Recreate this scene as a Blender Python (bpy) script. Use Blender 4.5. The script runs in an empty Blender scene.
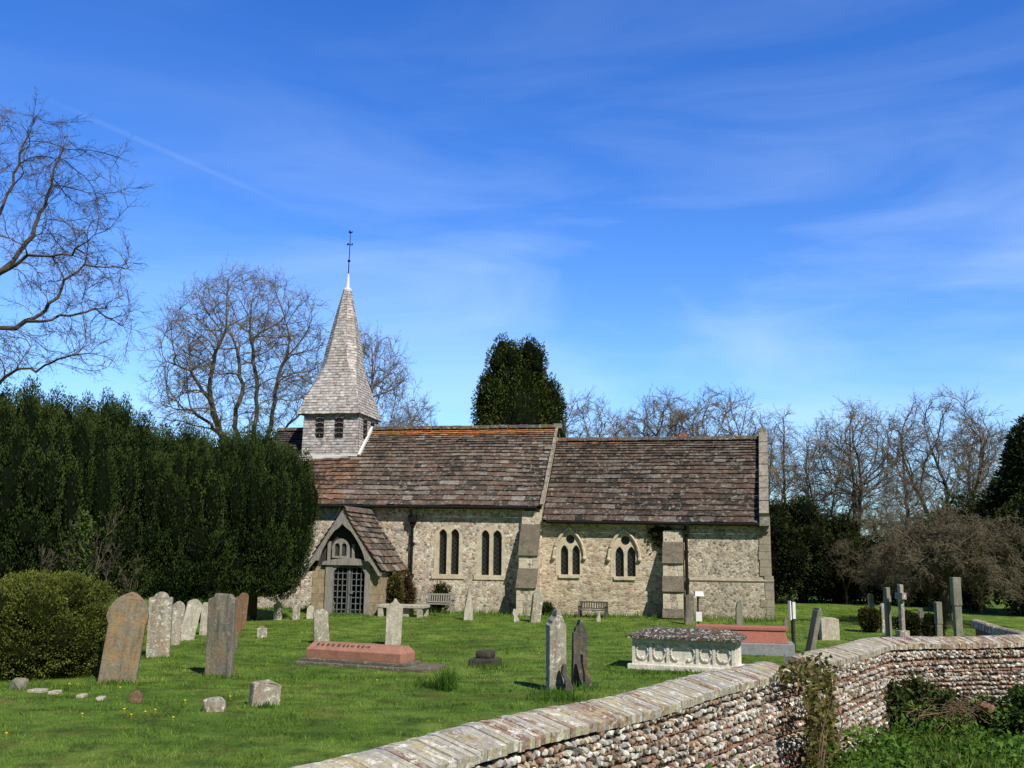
import bpy, bmesh, math, random
import numpy as np
from mathutils import Vector, Matrix, noise as mnoise
from mathutils.geometry import tessellate_polygon

SC = bpy.context.scene
COL = SC.collection
R = math.radians
rng = random.Random(11)
nrg = np.random.default_rng(7)

# ------------------------------------------------------------------ camera
F, HOR, ROLL, CAMH = 983.0, 552.0, R(0.7), 2.36
P = math.atan((HOR - 384) / F)
fwd = Vector((0, math.cos(P), math.sin(P)))
_r0, _u0 = Vector((1, 0, 0)), Vector((0, -math.sin(P), math.cos(P)))
rgt = _r0 * math.cos(ROLL) + _u0 * math.sin(ROLL)
upv = _u0 * math.cos(ROLL) - _r0 * math.sin(ROLL)
cd = bpy.data.cameras.new('camera')
cam = bpy.data.objects.new('camera', cd)
COL.objects.link(cam)
cam.matrix_world = Matrix(((rgt.x, upv.x, -fwd.x, 0), (rgt.y, upv.y, -fwd.y, 0),
                           (rgt.z, upv.z, -fwd.z, CAMH), (0, 0, 0, 1)))
cd.sensor_fit = 'HORIZONTAL'
cd.angle = 2 * math.atan(512 / F)
cd.clip_end = 3000
SC.camera = cam

def ray(px, py):
    return fwd + rgt * ((px - 512) / F) + upv * ((384 - py) / F)

def G(px, py, z=0.0):                       # survey point on the level z
    d = ray(px, py); t = (z - CAMH) / d.z
    return Vector((d.x * t, d.y * t, z))

def D(px, py, dist):                        # survey point at a distance from the photographer
    d = ray(px, py); t = dist / d.y
    return Vector((d.x * t, dist, CAMH + d.z * t))

A0 = R(11)
OX = Vector(((540 - 512) / F * 37.5, 37.5, 0))
UX = Vector((math.cos(A0), -math.sin(A0), 0))
NX = Vector((math.sin(A0), math.cos(A0), 0))

def CH(px, py, y=0.0):                      # church coordinates (east, up) on the plane y north of the south wall
    d = ray(px, py)
    t = (OX.dot(NX) + y) / d.dot(NX)
    X = d * t - OX
    return X.dot(UX), CAMH + d.z * t

def sm(a, b, x):
    t = min(1, max(0, (x - a) / (b - a))); return t * t * (3 - 2 * t)

def gz(x, y):
    z = 0.10 * sm(29, 36, y) + 0.75 * (1 - sm(0, 4, y))
    z += 0.03 * mnoise.noise((x * .35, y * .35, 3.3))
    if y > 60: z += 0.012 * (y - 60) * sm(60, 120, y) * 0.3
    return z

# ------------------------------------------------------------------ materials
class Mat:
    def __init__(s, name, rough=.92, spec=.2):
        s.m = bpy.data.materials.new(name); s.m.use_nodes = True
        s.nt = s.m.node_tree; s.b = s.nt.nodes['Principled BSDF']
        s.b.inputs['Roughness'].default_value = rough
        s.b.inputs['Specular IOR Level'].default_value = spec
    def node(s, t, ins=None, **kw):
        n = s.nt.nodes.new(t)
        for k, v in kw.items(): setattr(n, k, v)
        for k, v in (ins or {}).items(): s.put(n.inputs[k], v)
        return n
    def put(s, inp, v):
        if isinstance(v, bpy.types.NodeSocket): s.nt.links.new(v, inp)
        else:
            if isinstance(v, tuple) and len(v) == 3 and inp.type == 'RGBA': v = v + (1,)
            inp.default_value = v
    def co(s, scale=(1, 1, 1), rnd=False, rot=(0, 0, 0)):
        c = s.node('ShaderNodeTexCoord').outputs['Object']
        if rnd:
            r = s.node('ShaderNodeObjectInfo').outputs['Random']
            k = s.node('ShaderNodeMath', {0: r, 1: 57.0}, operation='MULTIPLY').outputs[0]
            c = s.node('ShaderNodeVectorMath', {0: c, 1: k}, operation='ADD').outputs[0]
        return s.node('ShaderNodeMapping', {'Vector': c, 'Scale': scale, 'Rotation': rot}).outputs[0]
    def noise(s, co, scale, detail=4, rough=.6, dist=0):
        return s.node('ShaderNodeTexNoise', {'Vector': co, 'Scale': scale, 'Detail': detail, 'Roughness': rough, 'Distortion': dist}).outputs['Fac']
    def vor(s, co, scale, feature='F1', out='Distance', rnd=1.0):
        return s.node('ShaderNodeTexVoronoi', {'Vector': co, 'Scale': scale, 'Randomness': rnd}, feature=feature).outputs[out]
    def ramp(s, fac, stops, interp='LINEAR'):
        n = s.node('ShaderNodeValToRGB', {'Fac': fac}); cr = n.color_ramp; cr.interpolation = interp
        while len(cr.elements) < len(stops): cr.elements.new(.5)
        for e, (p, c) in zip(cr.elements, stops):
            e.position = p
            e.color = (c, c, c, 1) if isinstance(c, (int, float)) else tuple(c) + (1,)
        return n.outputs['Color']
    def mix(s, a, b, fac, blend='MIX'):
        n = s.nt.nodes.new('ShaderNodeMix'); n.data_type = 'RGBA'; n.blend_type = blend
        s.put(n.inputs[0], fac); s.put(n.inputs[6], a); s.put(n.inputs[7], b)
        return n.outputs[2]
    def attr(s): return s.node('ShaderNodeAttribute', attribute_name='Col').outputs['Color']
    def done(s, color, bump=None, dist=.02, strength=.6):
        s.put(s.b.inputs['Base Color'], color)
        if bump is not None:
            n = s.node('ShaderNodeBump', {'Height': bump, 'Distance': dist, 'Strength': strength})
            s.nt.links.new(n.outputs[0], s.b.inputs['Normal'])
        return s.m

def rubble(name, cell, palette, mortar, zs=1.35, stain=.5):
    k = Mat(name)
    c = k.co((1, 1, zs))
    wob = k.node('ShaderNodeTexNoise', {'Vector': c, 'Scale': 5.0, 'Detail': 2.0}).outputs['Color']
    cc = k.node('ShaderNodeMix', data_type='RGBA', blend_type='ADD')
    k.put(cc.inputs[0], .07); k.put(cc.inputs[6], c); k.put(cc.inputs[7], wob)
    cv = cc.outputs[2]
    cid = k.vor(cv, 1 / cell, 'F1', 'Color')
    sep = k.node('ShaderNodeSeparateColor', {'Color': cid})
    n = len(palette)
    stone = k.ramp(sep.outputs[0], [(i / n, p) for i, p in enumerate(palette)], 'CONSTANT')
    edge = k.vor(cv, 1 / cell, 'DISTANCE_TO_EDGE', 'Distance')
    em = k.ramp(edge, [(.03, 1.0), (.11, 0.0)])
    fine = k.noise(c, 22, 3)
    stone = k.mix(stone, k.ramp(fine, [(.3, (.38, .36, .33)), (.7, (1.35, 1.34, 1.3))]), .9, 'MULTIPLY')
    col = k.mix(stone, mortar, em)
    big = k.noise(c, .8, 6, .7)
    col = k.mix(col, k.ramp(big, [(.3, (.50, .48, .45)), (.5, (.95, .94, .92)), (.72, (1.2, 1.18, 1.15))]), .75, 'MULTIPLY')
    zc = k.node('ShaderNodeSeparateXYZ', {'Vector': k.co()}).outputs[2]
    damp = k.node('ShaderNodeMapRange', {0: zc, 1: .1, 2: 1.3, 3: .55, 4: 0.0}).outputs[0]
    dn = k.node('ShaderNodeMath', {0: damp, 1: k.noise(c, 2.2, 4)}, operation='MULTIPLY').outputs[0]
    col = k.mix(col, (.17, .155, .10), dn)
    orange = k.ramp(k.noise(c, 1.7, 4), [(.6, 0.0), (.72, .35)])
    col = k.mix(col, (.42, .27, .12), orange)
    col = k.node('ShaderNodeHueSaturation', {'Hue': .497, 'Saturation': .93, 'Value': 1.03, 'Color': col}).outputs[0]
    h = k.mix(k.ramp(edge, [(0, 0.0), (.25, 1.0)]), fine, .35)
    return k.done(col, h, .02, .55)

FLINTPAL = [(.56, .49, .37), (.43, .35, .25), (.78, .74, .64), (.36, .32, .28), (.55, .43, .29), (.86, .83, .76), (.46, .29, .20), (.25, .24, .23), (.66, .53, .38), (.52, .49, .44), (.70, .56, .48), (.80, .70, .52)]
m_flint = rubble('flint rubble', .12, FLINTPAL, (.60, .525, .41), 1.3)
m_flint2 = rubble('coursed rubble', .155, [(.58, .50, .36), (.48, .39, .25), (.64, .57, .44), (.34, .28, .20), (.55, .43, .28), (.72, .67, .56), (.42, .30, .20), (.50, .45, .36), (.70, .58, .47), (.80, .72, .55)], (.62, .51, .34), 1.9)
m_render = rubble('weathered flint render', .11, [(.46, .40, .31), (.37, .31, .24), (.58, .54, .46), (.22, .20, .17), (.44, .38, .29), (.30, .28, .25), (.62, .53, .43), (.70, .64, .52)], (.55, .47, .35), 1.2)

def stone(name, a, b, lich=None, lamt=.5, dark=(.08, .075, .06), damt=.5, streak=True, orange=0.0, fine=24):
    k = Mat(name)
    c = k.co((1, 1, 1), True)
    n1 = k.noise(c, 3.2, 6, .65)
    col = k.mix(a, b, k.ramp(n1, [(.35, 0.0), (.65, 1.0)]))
    if streak:
        cs = k.co((7, 7, .8), True)
        col = k.mix(col, dark, k.ramp(k.noise(cs, 1.6, 4), [(.48, 0.0), (.72, damt)]))
    else:
        col = k.mix(col, dark, k.ramp(k.noise(c, 5, 5), [(.5, 0.0), (.7, damt)]))
    if orange:
        col = k.mix(col, (.40, .20, .045), k.ramp(k.noise(c, 2.1, 5, .7), [(.5, 0.0), (.66, orange)]))
    if lich:
        v = k.noise(c, 11, 5, .75, .6)
        col = k.mix(col, lich, k.ramp(v, [(.60 - .07 * lamt, 0.0), (.66 - .07 * lamt, lamt)]))
    f = k.noise(c, fine, 4, .7)
    col = k.mix(col, k.ramp(f, [(.3, (.62, .62, .6)), (.7, (1.2, 1.2, 1.18))]), .8, 'MULTIPLY')
    return k.done(col, f, .012, .7)

m_dress = stone('dressed buff stone', (.72, .635, .48), (.60, .505, .36), None, 0, (.25, .2, .14), .45, False)
m_dressw = stone('pale dressed stone', (.72, .65, .51), (.60, .51, .37), (.66, .63, .55), .3, (.2, .17, .13), .4, False)
m_weather = stone('dark weathering stone', (.20, .17, .125), (.14, .12, .09), (.34, .32, .26), .5, (.06, .055, .045), .6, False)
m_cope = stone('grey lichened coping stone', (.36, .32, .25), (.24, .21, .17), (.55, .52, .45), .6, (.10, .09, .075), .7, False)
m_band = stone('weathered offset band', (.42, .37, .28), (.33, .28, .2), None, 0, (.2, .17, .13), .5, False)
m_sand = stone('yellow sandstone blocks', (.42, .30, .14), (.32, .24, .13), None, 0, (.2, .15, .09), .4, False)
def ashlar():
    k = Mat('yellow sandstone blocks'); c = k.co()
    sp = k.node('ShaderNodeSeparateXYZ', {'Vector': c})
    xy = k.node('ShaderNodeMath', {0: sp.outputs[0], 1: sp.outputs[1]}, operation='ADD').outputs[0]
    cv = k.node('ShaderNodeCombineXYZ', {0: xy, 1: sp.outputs[2], 2: 0.0}).outputs[0]
    b = k.node('ShaderNodeTexBrick', {'Vector': cv, 'Scale': 1.0, 'Mortar Size': .012, 'Brick Width': .42, 'Row Height': .27, 'Color1': (.42, .34, .22, 1), 'Color2': (.32, .265, .18, 1), 'Mortar': (.24, .19, .12, 1)})
    n = k.noise(c, 6, 5, .7)
    return k.done(k.mix(b.outputs[0], k.ramp(n, [(.3, (.6, .58, .55)), (.7, (1.25, 1.22, 1.2))]), 1.0, 'MULTIPLY'), n, .01, .5)
m_ashlar = ashlar()
m_gbrown = stone('brown lichened headstone', (.30, .245, .165), (.215, .185, .14), (.42, .38, .3), .3, (.10, .09, .075), .7, True, .5)
m_ggrey = stone('grey headstone', (.27, .24, .18), (.17, .16, .135), (.5, .48, .43), .45, (.065, .068, .066), .85, True, .4)
m_gwhite = stone('white lichened headstone', (.42, .39, .32), (.30, .27, .215), (.76, .74, .68), .8, (.11, .10, .085), .75, True, .3)
m_gpale = stone('pale headstone', (.58, .54, .46), (.42, .38, .31), (.78, .76, .70), .6, (.20, .18, .14), .6, True, .15)
m_gdark = stone('dark headstone', (.125, .115, .095), (.085, .08, .07), (.36, .34, .29), .5, (.04, .04, .035), .6, True, .3)
m_gred = stone('red brown headstone', (.26, .13, .07), (.20, .14, .09), (.4, .37, .3), .4, (.09, .08, .06), .6, True)
m_ggreen = stone('grey green headstone', (.29, .28, .21), (.21, .205, .155), (.28, .28, .23), .4, (.06, .065, .05), .5, True)
m_pink = stone('pink granite', (.47, .225, .155), (.36, .185, .13), (.5, .36, .28), .35, (.22, .11, .08), .45, False, 0, 45)
m_pinkb = stone('red terracotta tomb', (.47, .17, .125), (.42, .17, .125), None, 0, (.26, .12, .09), .4, False, 0, 40)
m_slab = stone('mossy ledger stone', (.19, .165, .125), (.13, .115, .085), (.52, .5, .44), .55, (.07, .06, .045), .6, False)
m_tomb = stone('white limestone tomb', (.84, .80, .70), (.72, .68, .58), (.76, .74, .68), .5, (.2, .18, .14), .35, True)
def mottled():
    k = Mat('mottled lichen slab'); c = k.co()
    a = k.noise(c, 16, 5, .75, .8); b = k.noise(c, 9, 5, .75, .5); f = k.noise(c, 40, 3, .7)
    col = k.mix((.07, .06, .05), (.16, .10, .06), k.ramp(b, [(.5, 0.0), (.6, .9)]))
    col = k.mix(col, (.62, .61, .57), k.ramp(a, [(.545, 0.0), (.59, .92)]))
    col = k.mix(col, k.ramp(f, [(.3, (.6, .6, .6)), (.7, (1.2, 1.2, 1.2))]), .8, 'MULTIPLY')
    return k.done(col, a, .02, .7)
 
m_slabmot = mottled()
m_bluestone = stone('blue grey plinth stone', (.33, .34, .36), (.27, .28, .30), None, 0, (.15, .15, .15), .4, False)

def tilemat(name, lich, lamt, rough=.92, streak=False):
    k = Mat(name, rough)
    c = k.co()
    a = k.attr()
    f = k.noise(c, 9, 6, .7)
    col = k.mix(a, k.ramp(f, [(.28, (.38, .36, .34)), (.5, (1, 1, 1)), (.72, (1.6, 1.55, 1.48))]), 1.0, 'MULTIPLY')
    l = k.noise(c, 6.5, 6, .78, .4)
    col = k.mix(col, lich, k.ramp(l, [(.545, 0.0), (.62, lamt)]))
    return k.done(col, k.noise(c, 18, 4, .7), .012, .6)
m_tile = tilemat('stone slab roof tile', (.34, .32, .28), .8)
m_shingle = tilemat('silvered oak shingle', (.42, .40, .385), .4)
def coping_mat():
    k = Mat('lichened coping brick', .93); c = k.co(); a = k.attr()
    n1 = k.noise(c, 7, 6, .8, .5); n2 = k.noise(k.co((1, 1, 1.7)), 5.2, 6, .8, .8); n3 = k.noise(k.co((1.3, 1, 1)), 9, 5, .8, .4); n4 = k.noise(k.co((1, 1.2, 1)), 3.1, 5, .75)
    col = k.mix(a, (.22, .105, .065), k.ramp(n4, [(.55, 0.0), (.64, .6)]))
    col = k.mix(col, (.38, .385, .375), k.ramp(n1, [(.50, 0.0), (.58, .7)]))
    col = k.mix(col, (.50, .45, .24), k.ramp(n2, [(.50, 0.0), (.58, .8)]))
    col = k.mix(col, (.76, .74, .68), k.ramp(n3, [(.55, 0.0), (.60, .95)]))
    f = k.noise(c, 38, 4, .8)
    col = k.mix(col, k.ramp(f, [(.3, (.6, .58, .56)), (.7, (1.25, 1.24, 1.2))]), .9, 'MULTIPLY')
    return k.done(col, f, .01, .7)
m_brickcop = coping_mat()
m_lace = tilemat('old lacing brick', (.42, .38, .33), .5)
m_flints = tilemat('cobble flints', (.6, .58, .52), .25)

def plain(name, a, b, scale=6, rough=.85, spec=.25, bump=.01, streak=None):
    k = Mat(name, rough, spec)
    c = k.co(streak or (1, 1, 1))
    n = k.noise(c, scale, 5, .65)
    return k.done(k.mix(a, b, k.ramp(n, [(.35, 0.0), (.65, 1.0)])), n, bump, .5)
m_oak = plain('silvered oak', (.37, .345, .31), (.19, .175, .155), 4, .9, .2, .01, (9, 9, 1.0))
m_oakdark = plain('dark oak boards', (.07, .065, .055), (.035, .033, .028), 4, .9, .2, .01, (12, 12, 1))
m_grid = plain('grey lattice gate oak', (.20, .21, .22), (.12, .125, .135), 8)
m_iron = plain('black iron', (.008, .008, .008), (.018, .017, .016), 9, .85, .15)
m_lead = plain('white lead flashing', (.82, .82, .82), (.70, .70, .70), 3, .7)
m_white = plain('white paint', (.8, .8, .8), (.7, .7, .69), 5, .6)
m_greenpost = plain('dark green post', (.025, .035, .025), (.05, .055, .04), 9, .8)
m_bench = plain('weathered bench teak', (.36, .34, .30), (.25, .235, .20), 5, .9, .2, .01, (3, 12, 12))
m_benchd = plain('dark bench timber', (.14, .12, .10), (.08, .07, .058), 5, .9, .2, .01, (3, 12, 12))
m_dark = plain('dark interior', (.006, .006, .006), (.01, .01, .01), 3)
m_mortar = plain('old lime mortar', (.19, .145, .10), (.10, .08, .06), 14, .95, .1, .03)
m_bark = plain('grey brown bark', (.115, .095, .07), (.06, .05, .037), 3, .95, .1, .03, (4, 4, 1))
m_barkg = plain('green grey bark', (.14, .125, .085), (.075, .066, .045), 3, .95, .1, .03, (4, 4, 1))
m_twig = plain('brown twigs', (.20, .16, .115), (.14, .112, .08), 1, .95, .1)
m_twigr = plain('reddish twigs', (.13, .10, .075), (.085, .066, .05), 1, .95, .1)
m_cedar = plain('brown stem', (.09, .065, .045), (.05, .04, .03), 4, .95, .1)
m_drystem = plain('dry bramble stems', (.22, .155, .10), (.13, .095, .06), 4, .95, .1)
m_clay = stone('broken clay pipe', (.36, .20, .13), (.26, .16, .10), (.3, .28, .2), .4, (.1, .08, .05), .6, False)

def glassmat():
    k = Mat('leaded window glass', .22, .5)
    c = k.co((1, 1, 1), False, (0, R(45), 0))
    sp = k.node('ShaderNodeSeparateXYZ', {'Vector': c})
    def line(o):
        w = k.node('ShaderNodeMath', {0: o, 1: 8.0}, operation='MULTIPLY').outputs[0]
        w = k.node('ShaderNodeMath', {0: w}, operation='FRACT').outputs[0]
        return k.ramp(w, [(0, 1.0), (.14, 1.0), (.16, 0.0)])
    l = k.mix(line(sp.outputs[0]), line(sp.outputs[2]), 1.0, 'LIGHTEN')
    n = k.noise(k.co(), 7, 2)
    return k.done(k.mix(k.mix((.006, .006, .007), (.022, .022, .022), n), (.055, .053, .05), l), n, .01, .5)
m_glass = glassmat()

def leafmat(name, tint=(1, 1, 1), trans=.25):
    k = Mat(name, .85, .08)
    a = k.mix(k.attr(), tint, 1.0, 'MULTIPLY')
    k.put(k.b.inputs['Base Color'], a)
    t = k.node('ShaderNodeBsdfTranslucent', {'Color': a})
    mx = k.node('ShaderNodeMixShader', {0: trans})
    k.nt.links.new(k.b.outputs[0], mx.inputs[1]); k.nt.links.new(t.outputs[0], mx.inputs[2])
    k.nt.links.new(mx.outputs[0], k.nt.nodes['Material Output'].inputs['Surface'])
    return k.m
m_leaf = leafmat('evergreen foliage', trans=.12)
m_leaf2 = leafmat('fresh green leaves', trans=.3)

def grassmat(name, blade):
    k = Mat(name, .9, .1)
    c = k.co()
    n1 = k.noise(c, .33, 5, .6)
    n2 = k.noise(c, 1.7, 5, .7)
    n3 = k.noise(k.co((1, 3.2, 1)), .9, 4, .6)
    col = k.ramp(n1, [(.32, (.095, .178, .026)), (.5, (.160, .275, .042)), (.68, (.245, .335, .068))])
    col = k.mix(col, (.060, .108, .020), k.ramp(n2, [(.44, 0.0), (.64, .9)]))
    col = k.mix(col, (.32, .32, .09), k.ramp(n3, [(.55, 0.0), (.75, .55)]))
    col = k.mix(col, (.20, .135, .05), k.ramp(k.noise(c, .55, 4, .75), [(.58, 0.0), (.70, .7)]))
    if blade:
        col = k.mix(col, k.attr(), 1.0, 'MULTIPLY')
        k.put(k.b.inputs['Base Color'], col)
        t = k.node('ShaderNodeBsdfTranslucent', {'Color': col})
        mx = k.node('ShaderNodeMixShader', {0: .35})
        k.nt.links.new(k.b.outputs[0], mx.inputs[1]); k.nt.links.new(t.outputs[0], mx.inputs[2])
        k.nt.links.new(mx.outputs[0], k.nt.nodes['Material Output'].inputs['Surface'])
        return k.m
    f = k.noise(c, 35, 4, .8)
    col = k.mix(col, k.ramp(f, [(.3, (.55, .55, .5)), (.7, (1.25, 1.2, 1.1))]), .9, 'MULTIPLY')
    return k.done(col, f, .04, .9)
m_ground = grassmat('mown lawn', False)
m_blade = grassmat('grass blades', True)

# ------------------------------------------------------------------ mesh building
class MB:
    def __init__(s): s.ch = []; s.nv = 0; s.smooth = False
    def np(s, V, Fc, C=(1, 1, 1)):
        V = np.asarray(V, dtype=np.float64).reshape(-1, 3); Fc = np.asarray(Fc, dtype=np.int64)
        C = np.asarray(C, dtype=np.float64)
        if C.ndim == 1: C = np.repeat(C[None], len(Fc), 0)
        s.ch.append((V, Fc + s.nv, C)); s.nv += len(V); return s
    def faces(s, V, faces, C=(1, 1, 1)):
        by = {}
        for f in faces: by.setdefault(len(f), []).append(f)
        off = s.nv
        first = True
        for k, fs in by.items():
            if first: s.np(V, fs, C); first = False
            else:
                s.ch.append((np.zeros((0, 3)), np.asarray(fs) + off, np.repeat(np.asarray(C, float)[None], len(fs), 0)))
        return s
    def box8(s, p, C=(1, 1, 1)):            # p: 8 corners, lower ring then upper ring
        return s.np(p, [(0, 3, 2, 1), (4, 5, 6, 7), (0, 1, 5, 4), (1, 2, 6, 5), (2, 3, 7, 6), (3, 0, 4, 7)], C)
    def box(s, x0, x1, y0, y1, z0, z1, C=(1, 1, 1)):
        return s.box8([(x0, y0, z0), (x1, y0, z0), (x1, y1, z0), (x0, y1, z0), (x0, y0, z1), (x1, y0, z1), (x1, y1, z1), (x0, y1, z1)], C)
    def bar(s, a, b, w, h, C=(1, 1, 1), up=(0, 0, 1)):
        a = Vector(a); b = Vector(b); d = (b - a).normalized(); u = Vector(up)
        x = d.cross(u)
        x = x.normalized() if x.length > 1e-4 else Vector((1, 0, 0))
        y = x.cross(d).normalized()
        q = [(-1, -1), (1, -1), (1, 1), (-1, 1)]
        return s.box8([a + x * (i * w / 2) + y * (j * h / 2) for i, j in q] + [b + x * (i * w / 2) + y * (j * h / 2) for i, j in q], C)
    def tube(s, pts, rad, n=8, C=(1, 1, 1), cap=True):
        pts = [Vector(p) for p in pts]
        if not isinstance(rad, (list, tuple)): rad = [rad] * len(pts)
        V = []; fs = []
        for i, p in enumerate(pts):
            d = (pts[min(i + 1, len(pts) - 1)] - pts[max(i - 1, 0)]).normalized()
            x = d.cross(Vector((0, 0, 1)) if abs(d.z) < .95 else Vector((0, 1, 0))).normalized(); y = x.cross(d)
            for k in range(n):
                a = 2 * math.pi * k / n
                V.append(p + x * (math.cos(a) * rad[i]) + y * (math.sin(a) * rad[i]))
        for i in range(len(pts) - 1):
            for k in range(n): fs.append((i * n + k, i * n + (k + 1) % n, (i + 1) * n + (k + 1) % n, (i + 1) * n + k))
        if cap: fs += [tuple(range(n))[::-1], tuple(range((len(pts) - 1) * n, len(pts) * n))]
        return s.faces([tuple(v) for v in V], fs, C)
    def plate(s, outer, holes, f, b, C=(1, 1, 1), back=True):   # f, b map 2D -> front / back 3D
        loops = [outer] + list(holes)
        flat = [q for l in loops for q in l]
        tri = tessellate_polygon([[Vector((q[0], q[1], 0)) for q in l] for l in loops])
        n = len(flat)
        V = [tuple(f(*q)) for q in flat] + [tuple(b(*q)) for q in flat]
        fs = [tuple(t) for t in tri] + ([tuple(i + n for i in t[::-1]) for t in tri] if back else [])
        o = 0
        for l in loops:
            m = len(l)
            fs += [(o + i, o + (i + 1) % m, n + o + (i + 1) % m, n + o + i) for i in range(m)]
            o += m
        return s.faces(V, fs, C)
    def build(s, name, mat, parent=None, loc=None, bevel=0):
        me = bpy.data.meshes.new(name)
        V = np.concatenate([c[0] for c in s.ch]) if s.ch else np.zeros((0, 3))
        li = np.concatenate([c[1].ravel() for c in s.ch])
        tot = np.concatenate([np.full(len(c[1]), c[1].shape[1]) for c in s.ch])
        colr = np.concatenate([c[2] for c in s.ch])
        st = np.concatenate([[0], np.cumsum(tot)[:-1]])
        me.vertices.add(len(V)); me.vertices.foreach_set('co', V.astype(np.float32).ravel())
        me.loops.add(len(li)); me.loops.foreach_set('vertex_index', li.astype(np.int32))
        me.polygons.add(len(tot)); me.polygons.foreach_set('loop_start', st.astype(np.int32))
        try: me.polygons.foreach_set('loop_total', tot.astype(np.int32))
        except Exception: pass
        me.polygons.foreach_set('use_smooth', np.full(len(tot), s.smooth))
        me.update(calc_edges=True)
        at = me.attributes.new('Col', 'FLOAT_COLOR', 'CORNER')
        cc = np.concatenate([np.repeat(colr, tot, 0), np.ones((len(li), 1))], 1)
        at.data.foreach_set('color', cc.astype(np.float32).ravel())
        me.materials.append(mat)
        if bevel or (s.nv < 6000):
            bm = bmesh.new(); bm.from_mesh(me)
            if bevel:
                bmesh.ops.remove_doubles(bm, verts=bm.verts, dist=1e-5)
                bmesh.ops.recalc_face_normals(bm, faces=bm.faces)
                es = [e for e in bm.edges if len(e.link_faces) == 2 and e.calc_face_angle(0) > .5]
                bmesh.ops.bevel(bm, geom=es, offset=bevel, segments=2, affect='EDGES', profile=.6, clamp_overlap=True)
            else: bmesh.ops.recalc_face_normals(bm, faces=bm.faces)
            bm.to_mesh(me); bm.free()
        o = bpy.data.objects.new(name, me); COL.objects.link(o)
        if parent: o.parent = parent
        if loc is not None: o.location = loc
        return o

def tag(o, label=None, cat=None, group=None, kind=None):
    if label: o['label'] = label
    if cat: o['category'] = cat
    if group: o['group'] = group
    if kind: o['kind'] = kind
    return o

def thing(name, label, cat, loc=(0, 0, 0), rz=0, group=None):
    o = bpy.data.objects.new(name, None); COL.objects.link(o)
    o.location = loc; o.rotation_euler = (0, 0, rz); o.empty_display_size = .2
    return tag(o, label, cat, group)

def copy_tree(o, loc, rz=0, sc=1.0, label=None, group=None):
    c = o.copy(); COL.objects.link(c); c.location = loc; c.rotation_euler = (0, 0, rz)
    c.scale = (sc, sc, sc) if not isinstance(sc, tuple) else sc
    if label: c['label'] = label
    if group: c['group'] = group
    for ch in list(o.children):
        d = ch.copy(); COL.objects.link(d); d.parent = c
    return c

def lancet(x0, x1, z0, zt, h=None, n=8):
    w = x1 - x0
    if h is None: h = w * .72
    zs = zt - h
    pts = [(x0, z0), (x1, z0)]
    Rr = (h * h + w * w / 4) / w
    am = math.atan2(h, w / 2 - (x1 - Rr) + x0) if False else math.atan2(h, (x0 + x1) / 2 - (x1 - Rr))
    for i in range(n + 1):
        a = am * i / n; pts.append((x1 - Rr + Rr * math.cos(a), zs + Rr * math.sin(a)))
    for i in range(n - 1, -1, -1):
        a = am * i / n; pts.append((x0 + Rr - Rr * math.cos(a), zs + Rr * math.sin(a)))
    return pts

def circ(cx, cz, r, n=16): return [(cx + r * math.cos(2 * math.pi * i / n), cz + r * math.sin(2 * math.pi * i / n)) for i in range(n)]

def tiles(mb, A, B, Cc, Dd, ncourse, ratio, wid, th, pal, seed):
    """courses of lapped slabs on the quad A-B (eave) C-D (ridge); heights shrink by ratio from eave to ridge"""
    r = random.Random(seed)
    A, B, Cc, Dd = map(Vector, (A, B, Cc, Dd))
    nrm = (B - A).cross(Dd - A).normalized()
    hs = [1 - (1 - ratio) * i / max(1, ncourse - 1) for i in range(ncourse)]
    tot = sum(hs); v = [0]
    for h in hs: v.append(v[-1] + h / tot)
    L = (B - A).length
    pt = lambda u, w: (A.lerp(B, u)).lerp(Dd.lerp(Cc, u), w) + nrm * (.085 * mnoise.noise((u * L * .28, w * 2.2, seed)) * min(1, (1 - w) * 5) - .02)
    for i in range(ncourse):
        wi = wid * (.65 + .5 * hs[i]); u = -r.random() * .5 * wi / L
        while u < 1:
            du = wi * r.uniform(.6, 1.45) / L
            a, b = max(0, u), min(1, u + du - .006 / L); u += du
            if b - a < .03 / L: continue
            v0 = v[i] - r.uniform(0, .12) * hs[i] / tot - (0 if i else .0); v1 = min(1, v[i + 1] + .12 * hs[i] / tot)
            tl, tl2 = th * r.uniform(1.3, 2.0), th * r.uniform(1.3, 2.0)
            p = [pt(a, v0), pt(b, v0), pt(b, v1), pt(a, v1)]
            top = [p[0] + nrm * tl, p[1] + nrm * tl2, p[2] + nrm * th * .35, p[3] + nrm * th * .35]
            bot = [p[0] + nrm * (tl - th), p[1] + nrm * (tl2 - th)]
            mb.np([tuple(q) for q in top + bot], [(0, 1, 2, 3)], pal(r, (a + b) / 2, i / ncourse))
            mb.ch.append((np.zeros((0, 3)), np.array([(4, 5, 1, 0)]) + mb.nv - 6, np.array([[.03, .026, .022]])))

# ------------------------------------------------------------------ world and sun
EL, AZ = R(46), R(149)       # sun azimuth measured clockwise from +Y
w = bpy.data.worlds.new('World'); SC.world = w; w.use_nodes = True
nt = w.node_tree
bg = nt.nodes['Background']
sky = nt.nodes.new('ShaderNodeTexSky'); sky.sky_type = 'NISHITA'; sky.sun_disc = False
sky.sun_elevation = EL; sky.sun_rotation = AZ; sky.altitude = 100; sky.air_density = 1.0; sky.dust_density = .1; sky.ozone_density = 2.5
def wn(t, ins=None, **kw):
    n = nt.nodes.new(t)
    for k, v in kw.items(): setattr(n, k, v)
    for k, v in (ins or {}).items():
        if isinstance(v, bpy.types.NodeSocket): nt.links.new(v, n.inputs[k])
        else: n.inputs[k].default_value = v
    return n
hs = wn('ShaderNodeHueSaturation', {'Hue': .519, 'Saturation': 1.36, 'Value': 1.42, 'Color': sky.outputs[0]})
gen = wn('ShaderNodeTexCoord').outputs['Generated']
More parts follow.
